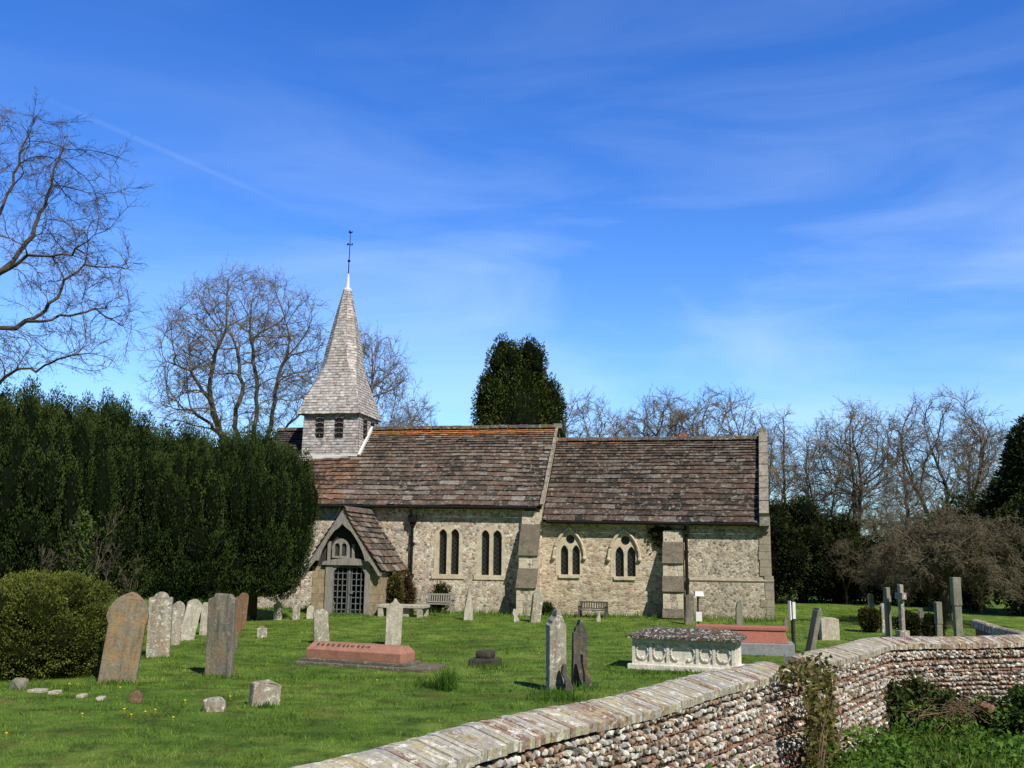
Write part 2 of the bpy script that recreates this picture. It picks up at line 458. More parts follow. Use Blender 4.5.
mp = wn('ShaderNodeMapping', {'Vector': gen, 'Scale': (1.6, 1.0, 7.0), 'Rotation': (0, R(9), 0), 'Location': (1.3, .6, .9)})
n1 = wn('ShaderNodeTexNoise', {'Vector': mp.outputs[0], 'Scale': 1.7, 'Detail': 7.0, 'Roughness': .55, 'Distortion': .6})
cr = wn('ShaderNodeMapRange', {0: n1.outputs['Fac'], 1: .42, 2: .78, 3: 0.0, 4: .30})
# a thin old vapour trail: directions lying close to one plane
c1, c2 = ray(45, 98).normalized(), ray(285, 204).normalized()
pn = c1.cross(c2).normalized()
dt = wn('ShaderNodeVectorMath', {0: gen, 1: tuple(pn)}, operation='DOT_PRODUCT')
ab = wn('ShaderNodeMath', {0: dt.outputs['Value']}, operation='ABSOLUTE')
tr = wn('ShaderNodeMapRange', {0: ab.outputs[0], 1: .0, 2: .004, 3: .045, 4: 0.0}, interpolation_type='SMOOTHSTEP')
mid = (c1 + c2).normalized()
dm = wn('ShaderNodeVectorMath', {0: gen, 1: tuple(mid)}, operation='DOT_PRODUCT')
lim = wn('ShaderNodeMapRange', {0: dm.outputs['Value'], 1: mid.dot(c2) - .002, 2: mid.dot(c2) + .006, 3: 0.0, 4: 1.0})
tl = wn('ShaderNodeMath', {0: tr.outputs[0], 1: lim.outputs[0]}, operation='MULTIPLY')
sz = wn('ShaderNodeSeparateXYZ', {'Vector': gen})
hi = wn('ShaderNodeMapRange', {0: sz.outputs[2], 1: .26, 2: .46, 3: 1.0, 4: .28}, interpolation_type='SMOOTHSTEP')
ea = wn('ShaderNodeMapRange', {0: sz.outputs[0], 1: -.45, 2: .15, 3: .45, 4: 1.0}, interpolation_type='SMOOTHSTEP')
he = wn('ShaderNodeMath', {0: hi.outputs[0], 1: ea.outputs[0]}, operation='MULTIPLY')
crm = wn('ShaderNodeMath', {0: cr.outputs[0], 1: he.outputs[0]}, operation='MULTIPLY')
cl = wn('ShaderNodeMath', {0: crm.outputs[0], 1: tl.outputs[0]}, operation='ADD')
mx = nt.nodes.new('ShaderNodeMix'); mx.data_type = 'RGBA'
nt.links.new(cl.outputs[0], mx.inputs[0]); hv = wn('ShaderNodeVectorMath', {0: hs.outputs[0], 1: (.92, 1.0, 1.0)}, operation='MULTIPLY'); nt.links.new(hv.outputs[0], mx.inputs[6]); mx.inputs[7].default_value = (6.8, 7.9, 9.2, 1)
# added dimming on the sun side of the sky, behind camera, to cut fill
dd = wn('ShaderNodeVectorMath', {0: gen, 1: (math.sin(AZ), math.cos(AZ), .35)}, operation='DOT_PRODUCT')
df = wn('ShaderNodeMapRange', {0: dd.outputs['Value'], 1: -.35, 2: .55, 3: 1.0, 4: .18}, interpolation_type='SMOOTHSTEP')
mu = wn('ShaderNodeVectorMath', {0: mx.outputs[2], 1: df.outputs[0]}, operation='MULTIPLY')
lowz = wn('ShaderNodeMapRange', {0: sz.outputs[2], 1: .0, 2: .20, 3: 0.0, 4: 1.0}, interpolation_type='SMOOTHSTEP')
lm = nt.nodes.new('ShaderNodeMix'); lm.data_type = 'RGBA'; nt.links.new(lowz.outputs[0], lm.inputs[0]); lm.inputs[6].default_value = (.46, .62, .82, 1); lm.inputs[7].default_value = (1, 1, 1, 1)
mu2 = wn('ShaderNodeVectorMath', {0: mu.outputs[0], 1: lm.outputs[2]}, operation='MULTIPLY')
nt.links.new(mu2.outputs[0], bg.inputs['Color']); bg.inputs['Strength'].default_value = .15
sd = bpy.data.lights.new('sun', 'SUN'); sd.energy = 5.0; sd.angle = R(.53); sd.color = (1, .955, .87)
so = bpy.data.objects.new('sun', sd); COL.objects.link(so)
sdir = Vector((math.sin(AZ) * math.cos(EL), math.cos(AZ) * math.cos(EL), math.sin(EL)))
so.rotation_euler = sdir.to_track_quat('Z', 'Y').to_euler(); so.location = (20, -10, 30)
SC.view_settings.view_transform = 'Standard'; SC.view_settings.look = 'None'; SC.view_settings.exposure = 0

# ------------------------------------------------------------------ ground
def axis(a, b, near0, near1, st, far):
    l = list(np.arange(near0, near1 + 1e-6, st)); x = near1; s = st
    while x < b: s *= far; x += s; l.append(min(x, b))
    x = near0; s = st; pre = []
    while x > a: s *= far; x -= s; pre.append(max(x, a))
    return pre[::-1] + l
gx = axis(-900, 900, -24, 24, .6, 1.35); gy = axis(-200, 1200, -2, 60, .6, 1.35)
V = np.array([(x, y, gz(x, y)) for y in gy for x in gx]); nxn = len(gx)
idx = np.array([(j * nxn + i, j * nxn + i + 1, (j + 1) * nxn + i + 1, (j + 1) * nxn + i) for j in range(len(gy) - 1) for i in range(nxn - 1)])
mb = MB(); mb.np(V, idx); mb.smooth = True
tag(mb.build('ground', m_ground), kind='structure')

# ------------------------------------------------------------------ boundary wall
ZT = 1.2
path = [G(px, py, ZT) for px, py in [(300, 766), (456, 729), (620, 694), (748, 664), (797, 656), (823, 649), (865, 639), (906, 637), (960, 636), (1024, 635.4)]]
path = [path[0] + (path[0] - path[1]) * 1.3] + path + [Vector((11.2, 15.75, ZT)), Vector((15, 16.7, ZT))]
WP = np.array([(p.x, p.y) for p in path])
def resample(pts, st):
    d = [0]
    for a, b in zip(pts[:-1], pts[1:]): d.append(d[-1] + math.dist(a, b))
    n = int(d[-1] / st); t = np.linspace(0, d[-1], n + 1)
    q = np.stack([np.interp(t, d, pts[:, 0]), np.interp(t, d, pts[:, 1])], 1)
    return q
def frames(q, sm_=6):
    k = np.gradient(q, axis=0)
    for _ in range(sm_): k[1:-1] = (k[:-2] + k[1:-1] * 2 + k[2:]) / 4
    k /= np.linalg.norm(k, axis=1)[:, None]
    return k, np.stack([k[:, 1], -k[:, 0]], 1)

ico = bmesh.new(); bmesh.ops.create_icosphere(ico, subdivisions=1, radius=1)
ICV = np.array([v.co[:] for v in ico.verts]); ICF = np.array([[v.index for v in f.verts] for f in ico.faces]); ico.free()
ico = bmesh.new(); bmesh.ops.create_icosphere(ico, subdivisions=2, radius=1)
IC2V = np.array([v.co[:] for v in ico.verts]); IC2F = np.array([[v.index for v in f.verts] for f in ico.faces]); ico.free()

CPAL = [((.46, .43, .35), 5), ((.50, .47, .40), 4), ((.40, .39, .36), 4), ((.42, .36, .26), 3), ((.31, .20, .14), 2), ((.26, .15, .105), 2)]
CPALR = [((.32, .20, .14), 6), ((.28, .18, .125), 5), ((.38, .28, .2), 4), ((.40, .34, .26), 3), ((.22, .135, .10), 3)]
FPAL = [((.64, .62, .57), 9), ((.47, .45, .42), 7), ((.34, .32, .30), 5), ((.22, .16, .115), 4), ((.30, .20, .15), 3), ((.14, .125, .11), 4), ((.45, .37, .27), 4)]
def pick(r, pal):
    t = r.random() * sum(w_ for _, w_ in pal)
    for c, w_ in pal:
        t -= w_
        if t <= 0: break
    k = r.uniform(.82, 1.15)
    return tuple(v * k for v in c)

def build_wall(root, pts, zt, width, seed, gap=None, flints=True, redfrom=1e9, zb=-.15, st=.062):
    r = random.Random(seed); zo = zt - ZT
    q = resample(pts, st); t, n = frames(q)
    core = MB()
    prof = [(.02, zb), (.02, 1.06), (.2, 1.1), (width - .05, 1.02), (width - .05, zb)]
    ring = []
    for i in range(len(q)): ring.append([(q[i][0] + n[i][0] * o, q[i][1] + n[i][1] * o, z + zo if z > 0 else z) for o, z in prof])
    m = len(prof); Vv = np.array(ring).reshape(-1, 3)
    core.np(Vv, [(i * m + k, i * m + (k + 1) % m, (i + 1) * m + (k + 1) % m, (i + 1) * m + k) for i in range(len(q) - 1) for k in range(m)])
    core.build('wall_core', m_mortar, root)
    cp = MB()
    pf = [(-.05, 1.06), (-.048, 1.185), (-.02, 1.205), (.06, 1.207), (.20, 1.172), (.32, 1.142), (width + .008, 1.128), (width + .004, 1.062)]
    pf = [(o * width / .36 if o > .04 else o, z) for o, z in pf]
    npf = len(pf); blot = 0
    for i in range(len(q) - 1):
        if gap and gap[0] < q[i][0] < gap[1]: continue
        a, b = q[i], q[i + 1]; na, nb = n[i], n[i + 1]
        dz = r.uniform(-.005, .005) + .010 * math.sin(i * .13); do = r.uniform(-.006, .006)
        g = r.uniform(.01, .05)
        vs = []
        for (e, ne, s_) in ((a + (b - a) * g, na, 0), (b - (b - a) * g, nb, 1)):
            for o, z in pf: vs.append((e[0] + ne[0] * (o + do), e[1] + ne[1] * (o + do), z + zo + dz))
        fs = [(k, k + 1, npf + k + 1, npf + k) for k in range(npf - 1)] + [(npf - 1, 0, npf, 2 * npf - 1)]
        red = q[i][0] > redfrom or (mnoise.noise((i * .07, 3.7, seed)) > .30)
        c = pick(r, CPALR if (red and r.random() < .8) else CPAL)
        cols = np.array([np.array(c) * r.uniform(.88, 1.12) for _ in fs])
        cp.np(vs, fs, cols)
        cp.ch.append((np.zeros((0, 3)), np.array([list(range(npf))]) + cp.nv - 2 * npf, np.array([c])))
        cp.ch.append((np.zeros((0, 3)), np.array([list(range(npf, 2 * npf))]) + cp.nv - 2 * npf, np.array([c])))
    cp.build('coping', m_brickcop, root)
    if not flints: return
    fl = MB(); bk = MB()
    qq = resample(pts, .01); tq, nq = frames(qq, 30)
    L = len(qq)
    z = .02; row = 0
    while z < 1.035:
        h = r.uniform(.04, .062)
        lacing = r.random() < .5
        i = int(r.random() * 8)
        while i < L - 1:
            wd = r.uniform(.028, .07) if r.random() < .88 else r.uniform(.07, .11); j = min(L - 1, i + int(wd * 50))
            e = qq[j]; nn = nq[j]; tt = tq[j]
            d = r.uniform(.028, .05)
            vv = ICV * (1 + nrg.uniform(-.26, .26, (len(ICV), 1)))
            vv = np.sign(vv) * np.abs(vv) ** .85; ta = r.uniform(-.5, .5); vv = np.stack([vv[:, 0] + ta * vv[:, 2] * .5, vv[:, 1], vv[:, 2] * r.uniform(.75, 1.1)], 1)
            off = width - .035
            zc = z + h / 2 + r.uniform(-.016, .016) + .02 * math.sin(j * .004 + row)
            X = np.stack([e[0] + tt[0] * vv[:, 0] * wd / 2 + nn[0] * (off + vv[:, 1] * d), e[1] + tt[1] * vv[:, 0] * wd / 2 + nn[1] * (off + vv[:, 1] * d), zc + zo + vv[:, 2] * h / 2 * .95], 1)
            fl.np(X, ICF, pick(r, CPALR if r.random() < .16 else FPAL))
            i += max(2, int(wd * 92) + r.randint(-1, 1))
        z += h * .9
        if lacing and z < .93:
            i = 0
            while i < L - 1:
                wd = r.uniform(.12, .24); j0 = i; j1 = min(L - 1, i + int(wd * 100) - 1); i = j1 + 2
                if r.random() < .2 or j1 - j0 < 4: continue
                hh = .022; o0, o1 = width - .09, width - .022 + r.uniform(-.008, .006)
                vs = []
                for zz in (z, z + hh):
                    for (j, o) in ((j0, o1), (j1, o1), (j1, o0), (j0, o0)): vs.append((qq[j][0] + nq[j][0] * o, qq[j][1] + nq[j][1] * o, zz + zo))
                bk.box8(vs, tuple(v * w_ for v, w_ in zip(pick(r, CPALR), (1.05, .88, .85))))
            z += .03
        row += 1
    fl.build('flint_facing', m_flints, root)
    bk.build('brick_lacing', m_lace, root)

gapx = (G(779, 668, ZT).x, G(794, 660, ZT).x)
bw = thing('boundary_wall', 'flint and brick churchyard wall with lichened brick coping curving across the foreground', 'wall')
build_wall(bw, WP, ZT, .36, 3, gapx, True, G(875, 640, ZT).x)
sw = thing('boundary_wall', 'shaded side wall with pale brick coping running back beyond the tall stone pillar at right', 'wall')
build_wall(sw, np.array([(7.98, 15.35), (8.4, 17.2), (8.85, 19.2)]), 1.19, .3, 9, None, True, 7.0)

def outside(x, y): return x > np.interp(y, WP[:, 1], WP[:, 0])

# ------------------------------------------------------------------ church
church = thing('parish_church', 'flint parish church with stone slab roofs, timber porch and shingled bell turret with spire', 'church', OX, -A0)
NE0, NE1 = 4.14, 4.07          # eave heights, nave
NR = 7.56; XW, XJ = -12.2, .13
CE, CR, XE = 3.52, 6.98, 8.47
XZ = lambda y: (lambda a, b: (a, y, b))
# windows, measured on the facade
def rectpx(x0, x1, y0, y1):
    a = CH(x0, y1); b = CH(x1, y0); return a[0], b[0], a[1], b[1]
wins = []
nave_holes = []
def lancet_window(lights, fx0, fx1, ftop, fbot):
    ls = [lancet(*(lambda r_: (r_[0], r_[1], r_[2], r_[3]))(rectpx(*l))) for l in lights]
    x0, x1, z0, z1 = rectpx(fx0, fx1, ftop, fbot)
    fr = lancet(x0, x1, z0, z1, (x1 - x0) * .52, 10)
    nave_holes.append(lancet(x0 + .03, x1 - .03, z0 + .03, z1 - .03, (x1 - x0 - .06) * .52, 10))
    mb = MB(); mb.plate(fr, ls, XZ(-.008), XZ(.24))
    sx0, sx1, sz0, sz1 = rectpx(fx0 - 2, fx1 + 1, fbot - .5, fbot + 3.5)
    mb.box(sx0, sx1, -.035, .1, sz0, sz1)
    wv = mb.build('window', m_dress, church)
    g = MB(); bx = [min(p[0] for l in ls for p in l), max(p[0] for l in ls for p in l), min(p[1] for l in ls for p in l), max(p[1] for l in ls for p in l)]
    g.np([(bx[0], .15, bx[2]), (bx[1], .15, bx[2]), (bx[1], .15, bx[3]), (bx[0], .15, bx[3])], [(0, 1, 2, 3)])
    g.build('glass', m_glass, wv)
lancet_window([(438, 447.2, 529, 574.5), (449.9, 459.4, 528.8, 574.5)], 433.5, 463, 525.5, 575)
lancet_window([(480.6, 489.6, 530, 575.5), (492.2, 502, 530.2, 575.5)], 476, 505.5, 526.5, 576)
chan_holes = []
def tracery_window(outer, lights, cpx, rpx):
    x0, x1, z0, z1 = rectpx(*outer)
    fr = lancet(x0, x1, z0, z1, (x1 - x0) * .92, 12)
    chan_holes.append(lancet(x0 + .03, x1 - .03, z0 + .03, z1 - .03, (x1 - x0 - .06) * .92, 12))
    ls = []
    for l in lights:
        a = rectpx(*l); ls.append(lancet(*a, (a[1] - a[0]) * .95))
    cx, cz = CH(*cpx); rr = rpx / F * 37.5
    mb = MB(); mb.plate(fr, ls + [circ(cx, cz, rr)], XZ(.03), XZ(.26))
    wv = mb.build('window', m_dress, church)
    sl = MB(); sl.box(x0 + .12, x1 - .1, -.02, .05, z0 - .08, z0 + .035); sl.build('sill', m_dressw, wv)
    # hood mould following the arch
    hm = MB(); o = lancet(x0 - .07, x1 + .07, z0, z1 + .09, (x1 - x0 + .14) * .93, 12)[2:]
    zs = (z1 + .09) - (x1 - x0 + .14) * .93
    hm.tube([(p[0], -.015, p[1]) for p in o], .055, 6)
    for ex in (x0 - .07, x1 + .07): hm.np(IC2V * .085 + np.array([ex, -.02, zs - .03]), IC2F)
    hm.build('hood_mould', m_dress, wv)
    g = MB(); g.np([(x0 + .1, .16, z0 + .05), (x1 - .1, .16, z0 + .05), (x1 - .1, .16, z1 - .1), (x0 + .1, .16, z1 - .1)], [(0, 1, 2, 3)])
    g.build('glass', m_glass, wv)
tracery_window((555.5, 582.5, 530.5, 575.5), [(560.3, 568.2, 545, 574.5), (571.9, 579.8, 545, 574.5)], (570.1, 539.2), 4.4)
tracery_window((610.5, 637.5, 532, 577.5), [(615.3, 623.7, 546.5, 576.5), (627.2, 635.4, 546.5, 576.5)], (625.2, 540.4), 4.4)

wl = MB()
wl.plate([(XW, -.2), (XJ, -.2), (XJ, NE1 + .12), (XW, NE0 + .12)], nave_holes, XZ(0), XZ(.7))
YZ = lambda x: (lambda a, b: (x, a, b))
gab = [(.002, -.2), (7.398, -.2), (7.398, NE0 + .1), (3.7, NR - .08), (.002, NE0 + .1)]
wl.plate(gab, [], YZ(XW), YZ(XW + .6))
wl.plate([(.71, 1), (7.39, 1), (7.39, NE1 + .1), (3.7, NR - .08), (.71, NE1 + .42)], [], YZ(XJ - .45), YZ(XJ - .002))
wl.plate([(XW + .61, -.2), (XJ - .46, -.2), (XJ - .46, NE1), (XW + .61, NE0)], [], XZ(6.8), XZ(7.396))
wl.build('nave_wall', m_flint, church)
xs = CH(688, 560)[0]
wc = MB()
wc.plate([(XJ + .002, -.2), (xs, -.2), (xs, CE + .1), (XJ + .002, CE + .12)], chan_holes, XZ(.045), XZ(.7))
wc.build('chancel_wall', m_flint2, church)
wc = MB()
wc.plate([(xs + .002, -.2), (XE, -.2), (XE, CE + .1), (xs + .002, CE + .1)], [], XZ(.03), XZ(.7))
wc.plate([(.71, -.2), (7.1, -.2), (7.1, CE), (3.6, CR + .02), (.71, CE + .4)], [], YZ(XE - .6), YZ(XE - .003))
wc.plate([(XJ, -.2), (XE - .61, -.2), (XE - .61, CE), (XJ, CE)], [], XZ(6.6), XZ(7.1))
zp = CH(730, 580)[1]
wc.plate([(0, -.2), (0, zp - .05), (.04, zp + .06), (.2, zp + .06), (.2, -.2)], [], lambda a, b: (xs + .02, a - .055, b), lambda a, b: (XE + .06, a - .055, b))
wc.build('chancel_wall', m_render, church)
sc_ = MB(); bd = MB(); bd.plate([(0, zp - .06), (-.02, zp - .02), (.085, zp + .09), (.12, zp - .06)], [], lambda a, b: (xs + .03, a - .075, b), lambda a, b: (XE + .08, a - .075, b))
bd.build('offset_band', m_band, church)
r = random.Random(4); z = 0
while z < CE - .2:                                   # corner quoins
    h = r.uniform(.22, .34); ww = r.choice([.28, .42]) * r.uniform(.9, 1.1); dd = -.07 if z < zp else -.01
    sc_.box(XE - ww + (.05 if z < zp else -.0), XE + (.075 if z < zp else .012), dd, .5, z + .004, z + h - .006); z += h
sc_.build('quoins', m_band, church)

ROOFP = [((.115, .080, .060), 6), ((.146, .104, .082), 5), ((.070, .056, .044), 5), ((.165, .142, .115), 3), ((.215, .19, .16), 1.5), ((.130, .085, .060), 3), ((.048, .040, .033), 2)]
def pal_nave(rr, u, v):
    if u < .16 and v > .3: return tuple(k * rr.uniform(.8, 1.2) for k in (.06, .05, .04))  # dark tiles stand for the turret's shadow, painted into the tile colour
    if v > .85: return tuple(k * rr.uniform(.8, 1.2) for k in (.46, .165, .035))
    if v > .74 and rr.random() < .35: return tuple(k * rr.uniform(.6, 1.2) for k in (.22, .10, .04))
    c = pick(rr, ROOFP)
    if u < .36 and v < .62: c = tuple(a * b for a, b in zip(c, (1.22, .94, .76)))
    return c
def pal_ch(rr, u, v):
    c = pick(rr, ROOFP)
    if v > .9 and u < .35 and rr.random() < .5: return (.26, .10, .035)
    return tuple(k * .72 for k in c)
def roof(name, x0, x1, ze0, ze1, zr, ye, yr, n, pal, seed, zr0=None, sk=0.0):
    mb = MB()
    tiles(mb, (x0, ye, ze0), (x1, ye, ze1), (x1 + sk, yr, zr), (x0, yr, zr0 or zr), n, .36, .36, .04, pal, seed)
    yn = 2 * yr - ye
    tiles(mb, (x1, yn, ze1), (x0, yn, ze0), (x0, yr, zr), (x1 + sk, yr, zr), n, .36, .36, .04, pal, seed + 1)
    d = .02
    mb.np([(x0, ye + .02, ze0 - d), (x1, ye + .02, ze1 - d), (x1 + sk, yr, zr - d), (x0, yr, zr - d), (x0, yn - .02, ze0 - d), (x1, yn - .02, ze1 - d)], [(0, 1, 2, 3), (3, 2, 5, 4)], (.03, .025, .02))
    mb.np([(x0, ye + .02, ze0 - .08), (x1, ye + .02, ze1 - .08), (x1 + sk, yr, zr - .1), (x0, yr, zr - .1)], [(0, 1, 2, 3)], (.03, .025, .02))
    o = mb.build(name, m_tile, church)
    x1 += sk; rd = MB(); x = x0; rr = random.Random(seed + 5)
    while x < x1 - .05:
        l = min(.42, x1 - x); dz = rr.uniform(-.01, .015)
        c = tuple(k * rr.uniform(.8, 1.2) for k in ((.10, .083, .068) if rr.random() < .88 else (.13, .085, .06)))
        rd.np([(xx, yr + a, zr + b + dz) for xx in (x + .008, x + l - .008) for a, b in ((-.17, -.03), (-.11, .085), (0, .125), (.11, .085), (.17, -.03))], [(0, 1, 6, 5), (1, 2, 7, 6), (2, 3, 8, 7), (3, 4, 9, 8)], c)
        x += l
    rd.build('ridge_tiles', m_tile, o)
    return o
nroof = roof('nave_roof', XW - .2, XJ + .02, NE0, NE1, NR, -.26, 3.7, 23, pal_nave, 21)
croof = roof('chancel_roof', XJ + .06, CH(759, 520, -.3)[0], CE + .03, CE - .02, CR, -.22, 3.6, 21, pal_ch, 31, None, CH(758.5, 439, 3.6)[0] - CH(759, 520, -.3)[0])
# red ridge finial stub seen on the chancel ridge
x_, z_ = CH(683, 440, 3.6)
mb = MB(); mb.box(x_ - .16, x_ + .16, 3.5, 3.7, CR + .1, CR + .22, (.36, .13, .07)); mb.box(x_ - .07, x_ + .1, 3.53, 3.67, CR + .22, CR + .27, (.3, .12, .07)); mb.build('ridge_stub', m_tile, croof)
# verge of the nave, parapet of the east gable
mb = MB(); rr = random.Random(2)
n = 12
for i in range(n):
    f0, f1 = i / n, (i + 1) / n - .006
    pA = Vector((XJ + .03, -.36, NE1 - .02)).lerp(Vector((XJ + .03, 3.7, NR)), f0); pB = Vector((XJ + .03, -.36, NE1 - .02)).lerp(Vector((XJ + .03, 3.7, NR)), f1)
    mb.bar(pA + Vector((0, 0, .06)), pB + Vector((0, 0, .06)), rr.uniform(.09, .13), .09)
    pA.y = 7.4 - pA.y; pB.y = 7.4 - pB.y; mb.bar(pA, pB, .1, .09)
mb.box(XJ - .1, XJ + .22, 3.55, 3.85, NR - .05, NR + .14)
xk, zk = CH(546, 447, 2.6); mb.box(XJ - .3, XJ + .05, 2.36, 2.55, 6.5, 6.62)
mb.build('verge_coping', m_cope, nroof)
mb = MB()
SKE = CH(763.5, 437, 3.6)[0] - CH(764.5, 520, -.3)[0]
ex0, ex1 = CH(759.5, 520, -.3)[0], CH(769, 520, -.3)[0]
for sgn in (0, 1):
    for i in range(7):
        a = Vector(((ex0 + ex1) / 2, -.28, CE + .22)).lerp(Vector(((ex0 + ex1) / 2 + SKE, 3.6, CR + .2)), i / 7 + .004); b = Vector(((ex0 + ex1) / 2, -.28, CE + .22)).lerp(Vector(((ex0 + ex1) / 2 + SKE, 3.6, CR + .2)), (i + 1) / 7 - .004)
        if sgn: a.y = 7.2 - a.y; b.y = 7.2 - b.y
        mb.bar(a, b, ex1 - ex0, .26, up=(0, 0, 1))
mb.box(ex0, ex1 + .03, -.33, -.0, CE - .12, CE + .2)
mb.box(ex0 + .1, ex1 - .0, -.12, .02, CE - .32, CE - .12)
mb.box(ex0 + .04 + SKE, ex1 - .06 + SKE, 3.45, 3.75, CR + .15, CR + .42)
gc = mb.build('gable_coping', m_cope, church)
mb = MB(); mb.box(ex0 + .15 + SKE, ex1 - .17 + SKE, 3.56, 3.64, CR + .42, CR + .72)
mb.build('cross_stub', m_weather, gc)
# gutters and rainwater pipes
gu = MB()
gu.tube([(XW, -.33, NE0 - .06), (XJ - .15, -.33, NE1 - .07)], .065, 8)
gu.tube([(XJ + .2, -.29, CE - .03), (ex0, -.29, CE - .08)], .06, 8)
gu.build('gutter', m_iron, church)
dx = CH(411.5, 560, -.1)[0]
dp = MB()
dp.tube([(dx, -.4, NE1 - .1), (dx, -.3, NE1 - .3), (dx, -.12, NE1 - .45), (dx, -.12, .1)], .055, 8)
dp.box(dx - .15, dx + .15, -.26, -.02, NE1 - .62, NE1 - .36); dp.box(dx - .08, dx + .08, -.2, -.03, NE1 - .78, NE1 - .62)
for zz in (2.6, 1.4): dp.box(dx - .09, dx + .09, -.19, -.0, zz, zz + .08)
dp.build('drainpipe', m_iron, church)
dx2 = CH(686.5, 560, -.1)[0]
dp = MB(); dp.tube([(dx2, -.35, CE - .08), (dx2, -.13, CE - .35), (dx2, -.13, .1)], .06, 8)
dp.box(dx2 - .12, dx2 + .12, -.24, -.0, CE - .45, CE - .25)
for zz in (2.4, 1.3): dp.box(dx2 - .09, dx2 + .09, -.19, -.0, zz, zz + .08)
dp.build('drainpipe', m_iron, church)

def pz(py): return CAMH + (552.6 - py) * 37.2 / F
def buttress(xa, xb, prof, slopes, seed, extra=0):
    mb = MB(); mb.plate(prof, [], YZ(xa), YZ(xb)); o = mb.build('buttress', m_flint, church)
    for (y0, z0, y1, z1, ov) in slopes:
        wt = MB()
        d = Vector((0, y1 - y0, z1 - z0)).normalized(); n_ = Vector((0, -d.z, d.y))
        a = Vector(((xa + xb) / 2, y0, z0)) - d * ov + n_ * .02; b = Vector(((xa + xb) / 2, y1, z1)) + n_ * .02
        wt.bar(a, b, xb - xa + .07, .07, up=n_); wt.build('weathering', m_weather, o)
    qn = MB(); r = random.Random(seed)
    ys = [(prof[0][0], -.1, prof[1][1])] + [(slopes[i][2], slopes[i][3] + .03, slopes[i + 1][1] - .05) for i in range(len(slopes) - 1)]
    ys.append((slopes[-1][2], slopes[-1][3] + .03, prof[-2][1] - .03))
    for (yy, za, zb_) in ys:
        z = za
        while z < zb_ - .06:
            h = min(r.uniform(.18, .3), zb_ - z); 
            for s_ in (0, 1):
                if r.random() < .12: continue
                w_ = r.uniform(.13, .3); 
                x0, x1 = (xa - .012, xa + w_) if s_ == 0 else (xb - w_, xb + .012)
                qn.box(x0, x1, yy - .012, min(yy + r.uniform(.2, .45), -.02), z + .005, z + h - .006)
            z += h
    qn.build('quoins', m_dressw, o)
    return o
xa, xb = CH(516, 600, -1.1)[0], CH(540, 540, -.2)[0] - .02
buttress(xa + .03, xb, [(-1.15, -.2), (-1.15, pz(586)), (-.72, pz(569)), (-.72, pz(555)), (-.16, pz(526)), (-.16, pz(512)), (.05, pz(512)), (.05, -.2)],
         [(-1.15, pz(586), -.72, pz(569), .06), (-.72, pz(555), -.16, pz(526), .06)], 5)
xa, xb = CH(663.5, 600, -.9)[0], CH(682.5, 560, -.5)[0]
buttress(xa, xb, [(-1.15, -.2), (-1.15, pz(611)), (-.95, pz(604)), (-.95, pz(587)), (-.62, pz(574)), (-.62, pz(561)), (-.14, pz(542)), (-.14, pz(530)), (.1, pz(530)), (.1, -.2)],
         [(-1.15, pz(611), -.95, pz(604), .05), (-.95, pz(587), -.62, pz(574), .05), (-.62, pz(561), -.14, pz(542), .05)], 6)

# porch ----------------------------------------------------------------
PY = -3.0
porch = MB()
px_, zr_ = CH(344, 511, PY - .15); 
xl, zl = CH(305.5, 569.5, PY - .15); xr, zre = CH(381.5, 570, PY - .15)
zf = (zl + zre) / 2 - .02
xc = px_
lw0, lw1 = CH(311, 600, PY)[0], CH(326, 600, PY)[0]
rw0, rw1 = CH(368.5, 600, PY)[0], CH(379.5, 600, PY)[0]
porch.box(lw0, lw1, PY, -.002, -.2, zf + .12); porch.box(rw0, rw1, PY, -.002, -.2, zf + .12)
porch_o = porch.build('porch', m_ashlar, church)
proof = MB()
zR = zr_ + .10
pal_p = lambda rr, u, v: tuple(k * 1.15 for k in pick(rr, ROOFP))
tiles(proof, (xr + .02, PY - .3, zf), (xr + .02, -.06, zf), (xc, -.06, zR), (xc, PY - .3, zR), 11, .5, .42, .04, pal_p, 51)
tiles(proof, (xl - .02, -.06, zf), (xl - .02, PY - .3, zf), (xc, PY - .3, zR), (xc, -.06, zR), 11, .5, .42, .04, pal_p, 52)
for (xx) in (xr + .02, xl - .02):
    proof.np([(xx, PY - .28, zf - .02), (xx, -.06, zf - .02), (xc, -.06, zR - .03), (xc, PY - .28, zR - .03)], [(0, 1, 2, 3)], (.03, .025, .02))
    proof.np([(xx, PY - .28, zf - .07), (xx, -.06, zf - .07), (xc, -.06, zR - .1), (xc, PY - .28, zR - .1)], [(0, 1, 2, 3)], (.03, .025, .02))
y = PY - .3; rr = random.Random(8)
while y < -.2:
    l = min(.4, -.1 - y); c = tuple(k * rr.uniform(.8, 1.2) for k in (.15, .115, .09))
    proof.np([(xc + a, yy, zR + b) for yy in (y + .006, y + l - .006) for a, b in ((-.15, -.1), (-.08, .06), (0, .09), (.08, .06), (.15, -.1))], [(0, 1, 6, 5), (1, 2, 7, 6), (2, 3, 8, 7), (3, 4, 9, 8)], c); y += l
proof.build('porch_roof', m_tile, porch_o)
